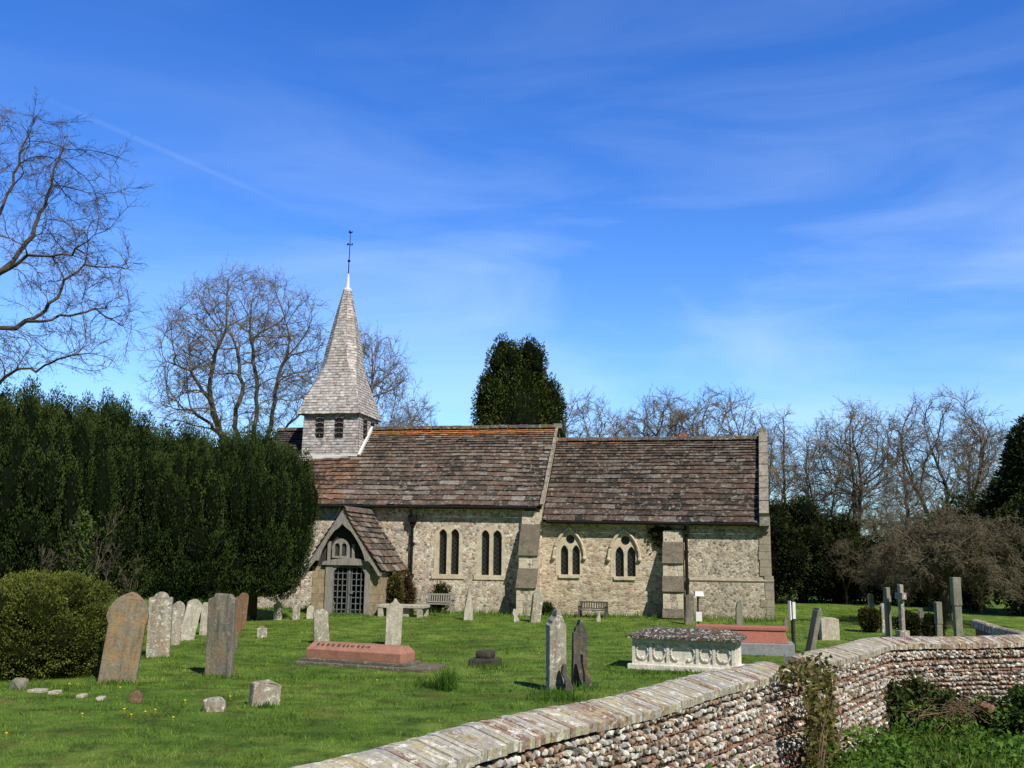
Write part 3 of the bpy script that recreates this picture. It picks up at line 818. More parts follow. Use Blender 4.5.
# barge boards: a cusped plate
bb = MB(); yb = PY - .26
def barge(side):
    xe = xl - .04 if side < 0 else xr + .02
    out = [(xc, zR - .04), (xe, zf - .05)]
    up_ = lambda t, off: (xc + (xe - xc) * t, (zR - .04) + (zf - .01 - zR) * t - off)
    inn = [up_(1.0, .14), up_(.93, .27), up_(.80, .26), up_(.68, .32), up_(.60, .50), up_(.52, .33), up_(.38, .27), up_(.22, .30), up_(.10, .44), up_(0.0, .52)]
    bb.plate(out + inn, [], lambda a, b: (a, yb - (.005 if side < 0 else 0), b), lambda a, b: (a, yb + .07, b))
barge(-1); barge(1)
bb.build('barge_board', m_oak, porch_o)
fr = MB()
gx0, gx1 = CH(325, 600, PY)[0], CH(369.5, 600, PY)[0]
zl_t = CH(345, 559, PY)[1]; zl_b = CH(345, 564.5, PY)[1]
gl0, gl1 = CH(332, 600, PY)[0], CH(364.5, 600, PY)[0]
fr.box(gx0, gl0, PY - .06, PY + .14, -.05, zl_b); fr.box(gl1, gx1, PY - .06, PY + .14, -.05, zl_b)
# cambered lintel
lint = [(gx0 - .12, zl_b - .02), (gx1 + .12, zl_b - .02), (gx1 + .12, zl_b + .08)] + [(gx1 + .1 - (gx1 - gx0 + .2) * i / 8, zl_b + .1 + .13 * math.sin(math.pi * i / 8)) for i in range(9)]
fr.plate(lint, [], lambda a, b: (a, PY - .12, b), lambda a, b: (a, PY + .15, b))
for s_ in (-1, 1):                                        # curved braces in the gate head
    xk = gl0 if s_ < 0 else gl1
    pts = [(xk, zl_b - .02), (xk, zl_b - .42)] + [(xk - s_ * .38 * (1 - math.cos(math.pi / 2 * i / 6)), zl_b - .42 + .38 * math.sin(math.pi / 2 * i / 6)) for i in range(1, 7)]
    fr.plate(pts, [], lambda a, b: (a, PY - .04, b), lambda a, b: (a, PY + .1, b))
# side studs in the gable and small two light opening
zg = zl_b + .2
hx0, hx1 = CH(332.6, 550, PY)[0], CH(349.5, 550, PY)[0]; hz0, hz1 = CH(340, 558.5, PY)[1] + .02, CH(340, 538.5, PY)[1]
h2 = (hx0 + hx1) / 2
fr.plate(lancet(hx0, hx1, hz0, hz1, (hx1 - hx0) * .55), [lancet(hx0 + .09, h2 - .035, hz0 + .07, hz1 - .16, .13), lancet(h2 + .035, hx1 - .09, hz0 + .07, hz1 - .16, .13)], lambda a, b: (a, PY - .05, b), lambda a, b: (a, PY + .1, b))
for xx in (hx0 - .18, hx1 + .10): fr.box(xx, xx + .1, PY - .03, PY + .08, zg - .05, zg + .62 - (.1 if xx > h2 else 0))
fr.build('door_frame', m_oak, porch_o)
dk = MB()
tri = [(xl + .24, zf + .12), (xr - .22, zf + .12), (xc, zR - .22)]
dk.plate(tri, [], lambda a, b: (a, PY + .06, b), lambda a, b: (a, PY + .1, b))
dk.box(hx0 + .05, hx1 - .05, PY + .02, PY + .055, hz0 + .05, hz1 - .1, (1, 1, 1))
dk.build('gable_boarding', m_oakdark, porch_o)
di = MB(); di.box(gx0 + .02, gx1 - .02, -.6, -.55, -.1, zl_b); di.build('dark_doorway', m_dark, porch_o)
gt = MB(); zt_ = zl_b - .06; yb_ = PY + .04
nx_ = 7
for i in range(nx_ + 1):
    x = gl0 + (gl1 - gl0) * i / nx_; c = 4
    wv = .026
    gt.box(x - wv / 2, x + wv / 2, yb_, yb_ + .035, .02, zt_)
xm = (gl0 + gl1) / 2; gt.box(xm - .035, xm + .035, yb_ - .02, yb_ + .05, .0, zt_)
for j in range(9):
    z = .06 + (zt_ - .1) * j / 8; gt.box(gl0, gl1, yb_ + .037, yb_ + .07, z - .014, z + .014)
gt.box(gl0, gl1, yb_ - .012, yb_ + .03, .0, .14); gt.box(xm + .03, xm + .16, yb_ - .05, yb_ - .02, .82, .94)
gt.build('lattice_gate', m_grid, porch_o)

# bell turret and spire --------------------------------------------------
TY0, TY1 = 2.15, 4.75
tx0, tx1 = CH(301.8, 440, TY0)[0], CH(358.7, 440, TY0)[0]
tcx, tcy = (tx0 + tx1) / 2, (TY0 + TY1) / 2; scx = tcx - .07
hx = (tx1 - tx0) / 2; hy = (TY1 - TY0) / 2
SH = [((.44, .40, .39), 6), ((.50, .465, .455), 5), ((.36, .325, .32), 4), ((.55, .52, .505), 3), ((.40, .345, .325), 3)]
ZE = CH(340, 413.5, TY0)[1]
rs = random.Random(77)
def ring(h_x, h_y, ch, cx, cy, z):
    a, b, c = h_x, h_y, ch
    return [Vector((cx - a + c, cy - b, z)), Vector((cx + a - c, cy - b, z)), Vector((cx + a, cy - b + c, z)), Vector((cx + a, cy + b - c, z)),
            Vector((cx + a - c, cy + b, z)), Vector((cx - a + c, cy + b, z)), Vector((cx - a, cy + b - c, z)), Vector((cx - a, cy - b + c, z))]
def shingle_rows(mb, levels, lap, wid):
    for (r0, r1) in zip(levels[:-1], levels[1:]):
        for k in range(8):
            a, b, c, d = r0[k], r0[(k + 1) % 8], r1[(k + 1) % 8], r1[k]
            L = (b - a).length
            if L < .02 and (c - d).length < .02: continue
            nr = (b - a).cross(d - a) if L > .02 else (c - d).cross(d - a)
            nr.normalize()
            m = max(1, round(L / wid)); o = rs.random() * .6
            cuts = sorted(set([0] + [min(1, max(0, (i + o) / m)) for i in range(m)] + [1]))
            for u0, u1 in zip(cuts[:-1], cuts[1:]):
                if u1 - u0 < 1e-4: continue
                dr = rs.uniform(0, .018); lp = lap * rs.uniform(.7, 1.3)
                p0 = a.lerp(b, u0) + nr * lp; p1 = a.lerp(b, u1) + nr * lp
                p0.z -= dr; p1.z -= dr
                q1 = d.lerp(c, u1); q0 = d.lerp(c, u0)
                e0 = a.lerp(b, u0); e1 = a.lerp(b, u1)
                mb.np([tuple(v) for v in (p0, p1, q1, q0, e0, e1)], [(0, 1, 2, 3)], pick(rs, SH))
                mb.ch.append((np.zeros((0, 3)), np.array([(4, 5, 1, 0)]) + mb.nv - 6, np.array([[.10, .09, .09]])))
tw = MB()
zb0 = 5.6
lv = [ring(hx - .002 * i, hy - .002 * i, 0.0, tcx, tcy, zb0 + (ZE + .1 - zb0) * i / 22) for i in range(23)]
shingle_rows(tw, lv, .018, .17)
tur = tw.build('bell_turret', m_shingle, church)
def louvre(cx, z0, z1, wd, axis):
    lo = MB(); ls_ = MB()
    def B(x0, x1, d0, d1, za, zc, mb, c=(.13, .12, .115)):
        if axis == 'y': mb.box(x0, x1, TY0 - d1, TY0 - d0, za, zc, c)
        else: mb.box(tx1 + d0, tx1 + d1, x0, x1, za, zc, c)
    B(cx - wd / 2, cx + wd / 2, -.05, .024, z0, z1, lo)
    n = 4
    ls_.box(*((cx - .015, cx + .015, TY0 - .035, TY0 - .022, z0, z1) if axis == 'y' else (tx1 + .022, tx1 + .035, cx - .015, cx + .015, z0, z1)), (.03, .028, .026))
    for i in range(n):
        zc = z0 + (z1 - z0) * (i + .8) / n
        B(cx - wd / 2 - .02, cx + wd / 2 + .02, .0, .055, zc - .015, zc + .03, ls_)
        for s_ in (-1, 1): B(cx + s_ * wd * .4 - .035, cx + s_ * wd * .4 + .035, .026, .05, zc - .055, zc - .015, ls_)
    o = lo.build('louvre_opening', m_dark, church); ls_.build('louvre_slats', m_shingle, o)
for a_, b_ in ((316.2, 324.3), (335.2, 343.6)):
    x0, z0 = CH(a_, 437, TY0); x1, z1 = CH(b_, 416.5, TY0); louvre((x0 + x1) / 2, z0, z1, x1 - x0, 'y')
for yy in (2.9, 3.85): louvre(yy, z0, z1, .36, 'x')
# lead flashing where the turret meets the roof
zroof = lambda y: NE0 + (y + .35) * (NR - NE0) / 4.05
fl = MB()
fl.box(tx0 - .05, tx1 + .07, TY0 - .07, TY0 + .02, zroof(TY0 - .05) - .1, zroof(TY0) + .05)
fl.bar((tx1 + .06, TY0 - .07, zroof(TY0 - .07) + .06), (tx1 + .06, 3.66, zroof(3.66) + .1), .09, .15)
fl.build('lead_flashing', m_lead, tur)

prof = [(412, 1.40, 0.0), (402, 1.22, .03), (389, 1.02, .10), (376, .86, .24), (363, .77, .42), (350, .71, .50), (317.5, .435, .586), (290, .16, .586)]
zz = [CH(345, p[0], tcy)[1] for p in prof]; zz[0] = ZE
hh = [p[1] for p in prof]; cc_ = [p[2] for p in prof]
NS = 46; lv = []
ztip = zz[-1]
tipx = CH(347.5, 290, tcy)[0]
for i in range(NS + 1):
    z = ZE + (ztip - ZE) * i / NS
    h = float(np.interp(z, zz, hh)); c = float(np.interp(z, zz, cc_)) * h
    f = (z - ZE) / (ztip - ZE)
    lv.append(ring(h, h * (1 + .03 * (1 - f)), c, scx + (tipx - scx) * f, tcy, z))
sp = MB(); shingle_rows(sp, lv, .02, .16)
sp.np([tuple(v) for v in lv[0]], [tuple(range(8))], (.08, .07, .07))
spire = sp.build('spire', m_shingle, church)
cp = MB()
tz = lambda py: CH(348, py, tcy)[1]
T = lambda z, o=0: (tipx + .012 * (z - ztip) + o, tcy, z)
cp.tube([T(ztip - .15), T(ztip), T(ztip + .05)], [.19, .21, .17], 10)
cp.tube([T(ztip + .05), T(tz(274)), ], [.10, .045], 10)
cp.build('lead_cap', m_lead, spire)
rod = MB()
rod.tube([T(tz(275)), T(tz(231))], [.024, .014], 6)
rod.np(IC2V * .065 + np.array(T(tz(261))), IC2F)
zx = tz(244.5); rod.bar(T(zx, -.11), T(zx, .11), .02, .025); rod.bar((tipx, tcy - .18, zx), (tipx, tcy + .18, zx), .02, .025)
for o in (-.11, .11): rod.box(T(zx)[0] + o - .02, T(zx)[0] + o + .02, tcy - .015, tcy + .015, zx - .05, zx + .05)
rod.build('finial_rod', m_iron, spire)
vn = MB(); zv = tz(233)
vn.plate([(-.16, 0), (-.02, -.05), (.08, -.02), (.2, .06), (.17, .1), (.06, .07), (-.03, .12), (-.07, .2), (-.12, .2), (-.1, .1)], [], lambda a, b: (T(zv)[0] + a * .6, tcy - .012, zv + b * .6), lambda a, b: (T(zv)[0] + a * .6, tcy + .012, zv + b * .6))
vn.build('weathervane', m_iron, spire)

# ------------------------------------------------------------------ headstones and tombs
def outline(shape, w, h):
    hw = w / 2; p = []
    def arc(cx, cz, r_, a0, a1, n=8): return [(cx + r_ * math.cos(R(a0 + (a1 - a0) * i / n)), cz + r_ * math.sin(R(a0 + (a1 - a0) * i / n))) for i in range(n + 1)]
    if shape == 'lancet': p = [(-hw, -.2), (hw, -.2), (hw, h * .0)] + lancet(-hw, hw, 0, h, w * .62, 8)[2:]
    elif shape == 'hood':   # pointed head standing slightly proud of the shaft
        p = [(-hw * .9, -.2), (hw * .9, -.2), (hw * .92, h * .64)] + lancet(-hw, hw, 0, h, w * .62, 8)[2:] + [(-hw * .92, h * .64)]
    elif shape == 'round': p = [(-hw, -.2), (hw, -.2)] + arc(0, h - hw, hw, 0, 180, 12)
    elif shape == 'shoulder':
        r_ = hw * .66; s_ = hw * .34
        p = [(-hw, -.2), (hw, -.2), (hw, h - r_ * .95)] + arc(hw - s_ * .5, h - r_ * .95, s_ * .5, 0, 140, 4) + arc(0, h - r_, r_, 15, 165, 9) + arc(-hw + s_ * .5, h - r_ * .95, s_ * .5, 40, 180, 4)
    elif shape == 'flat': p = [(-hw, -.2), (hw, -.2), (hw, h * .93), (hw * .82, h * .955), (hw * .6, h), (-hw * .5, h), (-hw * .62, h * .955), (-hw, h * .94)]
    elif shape == 'peak': p = [(-hw, -.2), (hw, -.2), (hw, h * .80), (hw * .74, h * .86), (hw * .35, h * .93), (hw * .16, h * .99), (-hw * .1, h), (-hw * .3, h * .92), (-hw * .66, h * .87), (-hw * .7, h * .83), (-hw, h * .81)]
    elif shape == 'spike': p = [(-hw, -.2), (hw, -.2), (hw * .9, h * .3), (hw * .55, h * .62), (hw * .2, h), (-hw * .2, h * .985), (-hw * .5, h * .65), (-hw * .9, h * .3)]
    elif shape == 'slope': p = [(-hw, -.2), (hw, -.2), (hw, h * .86), (hw * .3, h), (-hw * .6, h * .96), (-hw, h * .9)]
    elif shape == 'stub': p = [(-hw, -.2), (hw, -.2), (hw * .95, h * .6), (hw * .5, h), (-hw * .3, h * .95), (-hw * .85, h * .7)]
    elif shape == 'broken': p = [(-hw, -.2), (hw, -.2), (hw * .9, h * .25), (hw * .3, h * .55), (hw * .25, h * .72), (hw * .05, h), (-hw * .55, h * .97), (-hw * .8, h * .7), (-hw * .5, h * .45)]
    return p
def headstone(x0, x1, yb, yt, shape, mat, label, th=.11, topx=None, yaw=0, pitch=0, group=None, name='headstone', gzv=0.0, bev=.018, cat='headstone', rough=.02):
    bc = (x0 + x1) / 2
    g = G(bc, yb, gzv); d = g.y
    wdt = (x1 - x0) * d / F / max(.35, math.cos(yaw)); h = (yb - yt) * d / F
    th = min(th, wdt * .8) if th < .35 else th
    lean = math.atan2(((topx if topx is not None else bc) - bc) * d / F, h)
    o_ = outline(shape, wdt, h / math.cos(lean))
    mb = MB()
    mb.plate(o_, [], lambda a, b: (a, -th / 2, b), lambda a, b: (a, th / 2, b))
    o = mb.build(name, mat, None, None, bev)
    # slight wear: nudge the vertices
    me = o.data; sd = g.x * 3.7
    for v in me.vertices:
        nvec = mnoise.noise_vector((v.co.x * 5 + sd, v.co.y * 5, v.co.z * 5)); v.co += Vector(nvec) * rough
    o.location = (g.x, g.y + th / 2, gz(g.x, g.y) - .02 + 0); o.rotation_euler = (pitch, lean, yaw)
    return tag(o, label, cat, group)

GL = 'headstones standing on the churchyard lawn'
headstone(97, 133.5, 683, 596.5, 'hood', m_gbrown, 'broad brown pointed headstone with orange lichen leaning right beside the rounded bush', .15, 123, R(18), 0, GL)
headstone(146, 167.5, 657.5, 594.5, 'shoulder', m_gwhite, 'white-blotched shouldered headstone just right of the leaning brown pointed one', .12, 156, R(12), R(-3), GL)
headstone(166.5, 177.5, 645.5, 603.5, 'round', m_gwhite, 'narrow pale round-topped headstone between the white-blotched one and the right-leaning one', .12, 175.5, R(20), 0, GL)
headstone(178, 191, 641, 601.5, 'round', m_gpale, 'pale round-topped headstone leaning clearly right, third in the left row', .12, 192, R(24), 0, GL)
headstone(199, 207.5, 635.5, 603.5, 'round', m_gpale, 'white headstone half hidden behind the left edge of the big grey flat-topped one', .12, 204, R(10), 0, GL)
headstone(204.5, 231.5, 676.5, 597.5, 'flat', m_ggrey, 'big grey flat-topped headstone with dark streaks casting a shadow on the lawn', .14, 217.5, R(-10), 0, GL)
headstone(231, 240, 633, 597.5, 'round', m_gred, 'brown headstone right behind the big grey flat-topped one, left of its taller twin', .1, 235.5, R(8), 0, GL)
headstone(235, 244.5, 628.5, 594, 'round', m_gred, 'tall reddish round-topped headstone furthest right of the group before the dark yews', .1, 242, R(8), 0, GL)
headstone(231.5, 237, 649, 632, 'round', m_ggrey, 'small bluish footstone at the right foot of the big grey flat-topped headstone', .08, 234, 0, 0, GL, 'footstone')
headstone(257.5, 266.5, 637.5, 625.5, 'shoulder', m_gwhite, 'tiny white headstone alone on the grass midway to the porch', .08, 261.5, R(15), 0, GL)
headstone(273, 281, 622, 603, 'peak', m_gpale, 'small white pointed headstone near the yew, leftmost of three by the porch', .1, 277, R(10), 0, GL)
headstone(292, 298.5, 622, 607.5, 'round', m_gwhite, 'small white headstone in the middle of three left of the porch', .1, 295.5, R(20), 0, GL)
headstone(306, 312.5, 621, 607.5, 'round', m_gpale, 'small white headstone at the foot of the porch pier', .1, 310, R(15), 0, GL)
headstone(314, 328, 644, 610, 'slope', m_gwhite, 'leaning headstone with sloping top directly behind the left end of the pink coped tomb', .14, 318.5, R(14), 0, GL)
headstone(385, 400.5, 646, 600.5, 'peak', m_gpale, 'white peaked headstone behind the right end of the pink coped tomb', .14, 393.5, R(8), 0, GL)
headstone(463, 472.5, 622.5, 591, 'spike', m_gpale, 'slim white tapering headstone on the grass before the second lancet window', .12, 468.5, R(15), 0, GL)
headstone(512.5, 519.5, 624, 611, 'broken', m_gpale, 'small broken white stone left of the big buttress foot', .08, 515, R(10), 0, GL)
headstone(530, 539.5, 624.5, 594, 'round', m_gwhite, 'pale headstone leaning right against the foot of the big buttress', .12, 538.5, R(28), 0, GL)
headstone(547.5, 564.5, 692.5, 613.5, 'peak', m_gwhite, 'tall peaked headstone with white lichen, front one of the pair near the wall', .26, 556, R(14), 0, GL, rough=.03)
headstone(572.5, 586, 687, 623.5, 'peak', m_gdark, 'dark narrow headstone close behind the tall white-lichened one', .22, 580, R(10), 0, GL, rough=.03)
headstone(563.5, 574, 694, 664.5, 'broken', m_gdark, 'broken leaning stone fragment at the right foot of the tall peaked headstone', .1, 564.5, R(16), 0, GL, 'stone_fragment', rough=.03)
headstone(583.5, 592, 689, 655, 'broken', m_gdark, 'thin slanting stone fragment propped on the right side of the dark narrow headstone', .1, 583.5, R(16), 0, GL, 'stone_fragment', rough=.03)
headstone(596.5, 601, 624, 614, 'spike', m_gpale, 'little white footstone in front of the bench below the chancel windows', .08, 599, 0, 0, GL, 'footstone')
headstone(685, 694, 627, 597, 'slope', m_ggrey, 'grey headstone leaning against the chancel wall beside the smaller buttress', .1, 691, R(10), 0, GL)
headstone(736, 743, 628, 603, 'stub', m_ggreen, 'dark slim headstone against the chancel wall near its east corner', .1, 739.5, R(6), 0, GL)
headstone(250, 273, 707, 683, 'slope', m_gwhite, 'squat worn footstone with pale edge in the near lawn', .2, 263.5, R(35), 0, GL, 'footstone', rough=.03)
headstone(128, 141, 703, 691, 'stub', m_gred, 'small brown stump of stone in the lawn below the brown pointed headstone', .1, 134, 0, 0, GL, 'footstone')
headstone(809.5, 814, 655, 610, 'flat', m_ggreen, 'thin dark stone leaning right, left of the pale square stone', .4, 822, 0, 0, GL)
headstone(817, 824, 640, 621, 'slope', m_ggrey, 'grey stone standing close behind the left side of the pale square stone', .1, 820, R(20), 0, GL)
headstone(821, 839.5, 640.5, 618.5, 'flat', m_gpale, 'pale square tapering stone on the grass behind the wall gap', .3, 830, R(10), 0, GL)
headstone(784.5, 789, 630, 618, 'stub', m_ggrey, 'small grey stone at the right end of the red coped tomb', .08, 786.5, 0, 0, GL)
headstone(871, 876, 622, 597, 'round', m_gpale, 'small pale stone leaning left above the yellow green clipped bush', .1, 872, R(10), 0, GL)
headstone(881.5, 886, 634, 605, 'slope', m_gwhite, 'thin pale stone just left of the grey slab among the far graves', .1, 884.5, R(30), 0, GL)
headstone(919, 924, 640, 609, 'slope', m_ggrey, 'thin leaning stone between the stone cross and the short square pillar', .1, 924, R(40), 0, GL)

def pillar(x0, x1, yb, yt, parts, label, mat, name, cat, yaw=.3):
    bc = (x0 + x1) / 2; g = G(bc, yb); d = g.y; s = d / F; w = (x1 - x0) * s; h = (yb - yt) * s
    o = thing(name, label, cat, (g.x, g.y + w / 2, gz(g.x, g.y)), yaw, 'stone crosses and pillars among the far graves')
    for nm, fs in parts(w, h).items():
        mb = MB()
        for f in fs: mb.box(*f)
        mb.build(nm, mat, o, None, .015)
    return o
pillar(887, 895, 645, 590, lambda w, h: {'base': [(-w * .55, w * .55, -w * .5, w * .5, -.1, h * .15)], 'shaft': [(-w * .26, w * .26, -.08, .08, h * .15 - .01, h)], 'arm': [(-w * .3, w * .3, -.1, .1, h * .74, h * .85)]}, 'slim grey stone cross left of the white stone cross on its block', m_ggreen, 'stone_cross', 'cross', .2)
pillar(900, 911, 647, 587.5, lambda w, h: {'base': [(-w * .6, w * .6, -w * .5, w * .5, -.1, h * .14), (-w * .48, w * .48, -w * .4, w * .4, h * .14, h * .26)], 'shaft': [(-w * .17, w * .17, -.08, .08, h * .26 - .01, h)], 'arm': [(-w * .22, w * .22, -.2, .2, h * .76, h * .87)]}, 'white-topped stone cross on a stepped grey block', m_gwhite, 'stone_cross', 'cross', .12)
pillar(938.5, 945.5, 652, 604.5, lambda w, h: {'shaft': [(-w * .42, w * .40, -w * .3, w * .3, -.1, h * .55)], 'head': [(-w * .46, w * .46, -w * .36, w * .36, h * .55, h)]}, 'short square grey stone pillar left of the tallest pillar', m_ggreen, 'stone_pillar', 'pillar', .0)
pillar(957.5, 965.5, 655, 581, lambda w, h: {'shaft': [(-w * .42, w * .45, -w * .4, w * .4, -.1, h * .63)], 'head': [(-w * .5, w * .5, -w * .5, w * .5, h * .63, h)]}, 'tallest square grey stone pillar before the weeping tree at right', m_ggreen, 'stone_pillar', 'pillar', .0)

def rock(px, py, wpx, hpx, mat, label, seed, name='stone', cat='stone', group=None):
    g = G(px, py); s = g.y / F; rr = np.random.default_rng(seed)
    v = IC2V.copy(); 
    for i in range(len(v)):
        k = 1 + .3 * mnoise.noise(Vector(v[i] * 1.4) + Vector((seed, 0, 0))) + .15 * mnoise.noise(Vector(v[i] * 4) + Vector((seed, 5, 0)))
        v[i] *= k
    v = np.clip(v, -.9, .85) * np.array([wpx * s / 2 * 1.1, wpx * s / 2 * .8, hpx * s * .62])
    mb = MB(); mb.np(v, IC2F); o = mb.build(name, mat)
    o.location = (g.x, g.y + .1, gz(g.x, g.y) + hpx * s * .32)
    return tag(o, label, cat, group)
rock(212, 713, 23, 15, m_gwhite, 'rounded whitish stone lying in the near lawn left of the squat footstone', 3)
rock(16, 690, 17, 12, m_ggreen, 'grey stone in the grass at the foot of the rounded bush', 5)
# low dark stepped stump of a monument
g = G(485, 667); s = g.y / F
m_base = stone('dark mossy base stone', (.085, .078, .06), (.055, .05, .04), (.2, .19, .16), .3, (.03, .03, .025), .5, False)
o = thing('monument_base', 'low dark stepped stone base alone on the lawn between pink tomb and tall headstone pair', 'monument', (g.x, g.y + .25, gz(g.x, g.y)), R(-20))
mb = MB(); mb.box(-13 * s, 13 * s, -.28, .28, -.1, 7.5 * s); mb.build('base', m_base, o, None, .04)
mb = MB(); mb.box(-8 * s, 8 * s, -.18, .18, 7.4 * s, 15 * s); mb.build('cap', m_base, o, None, .06)
# flat white kerb pieces in the lawn near the bush
for i, (a, b, wd) in enumerate([(38, 692, 15), (55, 693.5, 8), (82, 697, 7), (101, 699.5, 7)]):
    g = G(a, b); s = g.y / F; mb = MB(); mb.box(-wd * s / 2, wd * s / 2, -.11, .11, -.08, .03)
    k = mb.build('kerb_stone', m_gpale, None, None, .015); k.location = (g.x, g.y, gz(g.x, g.y) + .015); k.rotation_euler = (0, 0, -.15 + .1 * i)
    tag(k, ['white flat kerb stone in grass, longest and leftmost of the broken row by the bush', 'white flat kerb stone, second from left in the broken row by the bush', 'white flat kerb stone, third from left in the broken row by the bush', 'white flat kerb stone at the right end of the broken row by the bush'][i], 'kerb stone', 'white kerb stones in the grass by the bush')

# pink coped tomb
YW = R(-24)
g = G(352.5, 668.5); rx = Vector((math.cos(YW), math.sin(YW), 0)); ry = Vector((-math.sin(YW), math.cos(YW), 0))
tb = thing('coped_tomb', 'long pink granite coped tomb on a mossy stone ledge in the lawn before the porch', 'tomb', (g.x + .28, g.y + .38, gz(g.x, g.y)), YW)
mb = MB()
mb.box(-1.52, 1.5, -.46, .55, -.1, .06); mb.build('ledge', m_slab, tb, None, .02)
mb = MB(); mb.box(-1.46, 1.0, -.36, .40, .058, .125); mb.build('plinth', m_slab, tb, None, .015)
mb = MB()
mb.plate([(-.29, .12), (.29, .12), (.30, .30), (.16, .43), (-.16, .43), (-.30, .30)], [], lambda a, b: (-1.38 + (.0 if b < .35 else .07), a + .02, b), lambda a, b: (.90 - (.0 if b < .35 else .07), a + .02, b))
body = mb.build('coped_body', m_pink, tb, None, .015)
mb = MB(); rr = random.Random(3); x = -1.15          # worn raised inscription on the near slope, too worn to read
while x < .1:
    l = rr.uniform(.05, .13)
    for j, (yy, zz_) in enumerate(((-.215, .395), )):
        mb.bar((x, yy, zz_), (x + l * .25, yy + .05, zz_ + .028),   .012, .010)
        mb.bar((x + l * .35, yy - .01, zz_ - .01), (x + l * .6, yy + .04, zz_ + .02), .012, .010)
    x += l + .04
mb.build('inscription', m_gdark, body)

# chest tomb
YW = R(-20)
cA = G(629, 668.5)          # south-west foot
ct = thing('chest_tomb', 'white carved chest tomb with mottled lichen-covered slab behind the wall', 'tomb', (cA.x, cA.y, gz(cA.x, cA.y)), YW)
LW, DW, HB = 2.22, .95, .62
mb = MB(); mb.box(-.02, LW + .06, -.06, DW + .04, -.12, .1); mb.build('plinth', m_tomb, ct, None, .015)
mb = MB(); mb.box(.08, LW - .06, .04, DW - .06, .095, HB); cb = mb.build('chest', m_tomb, ct)
mb = MB()
for x in (.1, .46, .82, 1.42, 1.76, LW - .08):
    mb.box(x - .03, x + .03, -.005, .05, .1, HB - .01)
    for s_ in (-1, 1):
        cx = x + s_ * .13
        if cx < .1 or cx > LW - .08: continue
        cx = x + s_ * .21
        for a0, a1 in ((100, 175), (185, 260)):
            pts = [(cx + s_ * .155 * math.cos(R(a0 + (a1 - a0) * k / 7)), .02, .345 + .155 * math.sin(R(a0 + (a1 - a0) * k / 7))) for k in range(8)]
            mb.tube(pts, .02, 6)
            e = pts[0] if a0 == 100 else pts[-1]
            mb.np(ICV * .034 + np.array([e[0], .02, e[2] + (-.03 if a0 == 100 else .03)]), ICF)
mb.box(.09, LW - .07, .0, .045, .1, .15); mb.box(.09, LW - .07, -.01, .05, HB - .09, HB - .01)
for y in (.05, DW - .07): mb.box(LW - .075, LW - .03, y - .03, y + .05, .1, HB - .01)
mb.build('carving', m_tomb, cb, None)
mb = MB()
o_ = .14
lo_ = [(-.05, -.11), (LW + .08, -.11), (LW + .08, DW + .08), (-.05, DW + .08)]
hi_ = [(.34, .22), (LW - .30, .22), (LW - .30, DW - .26), (.34, DW - .26)]
V = [(x, y, HB + .0) for x, y in lo_] + [(x, y, HB + .05) for x, y in lo_] + [(x, y, HB + .20) for x, y in hi_]
mb.np(V, [(3, 2, 1, 0), (0, 1, 5, 4), (1, 2, 6, 5), (2, 3, 7, 6), (3, 0, 4, 7), (4, 5, 9, 8), (5, 6, 10, 9), (6, 7, 11, 10), (7, 4, 8, 11), (8, 9, 10, 11)])
sl = mb.build('slab', m_slabmot, ct)
bmm = bmesh.new(); bmm.from_mesh(sl.data); bmesh.ops.subdivide_edges(bmm, edges=bmm.edges, cuts=7, use_grid_fill=True)
for v in bmm.verts:
    k = mnoise.noise(v.co * 6) * .02 + mnoise.noise(v.co * 17) * .014
    v.co += Vector((k * .4, k * .4, k if v.co.z > HB + .04 else 0))
bmm.to_mesh(sl.data); bmm.free()

# red coped tomb beyond, on a blue grey plinth
YW = R(-12)
g = G(748, 655)
rt = thing('coped_tomb', 'long red terracotta coped tomb on blue grey plinth beyond the white chest tomb', 'tomb', (g.x, g.y + .45, gz(g.x, g.y)), YW)
mb = MB(); mb.box(-1.25, 1.18, -.45, .45, -.1, .27); mb.build('plinth', m_bluestone, rt, None, .02)
mb = MB(); mb.plate([(-.36, .27), (.36, .27), (.30, .56), (-.30, .56)], [], lambda a, b: (-1.12, a, b), lambda a, b: (1.05 - (b - .27) * .22, a, b))
mb.box(-1.14, 1.03, -.33, .33, .56, .64); mb.build('coped_body', m_pinkb, rt, None, .015)

# table tomb by the porch
g = G(402, 617.5, .08); s = g.y / F
tt = thing('table_tomb', 'low white slab table tomb on legs beside the porch', 'tomb', (g.x, g.y + .45, gz(g.x, g.y)), R(-12))
mb = MB(); mb.box(-24 * s, 24 * s, -.45, .4, .30, .40); mb.build('slab', m_gpale, tt, None, .015)
for x in (-20 * s, 20 * s):
    for y in (-.36, .3): mb = MB(); mb.box(x - .09, x + .09, y - .07, y + .07, -.1, .302); mb.build('leg', m_gpale, tt)
mb = MB(); mb.box(-8 * s, 8 * s, -.3, .28, -.1, .27); mb.build('core_block', m_gpale, tt)

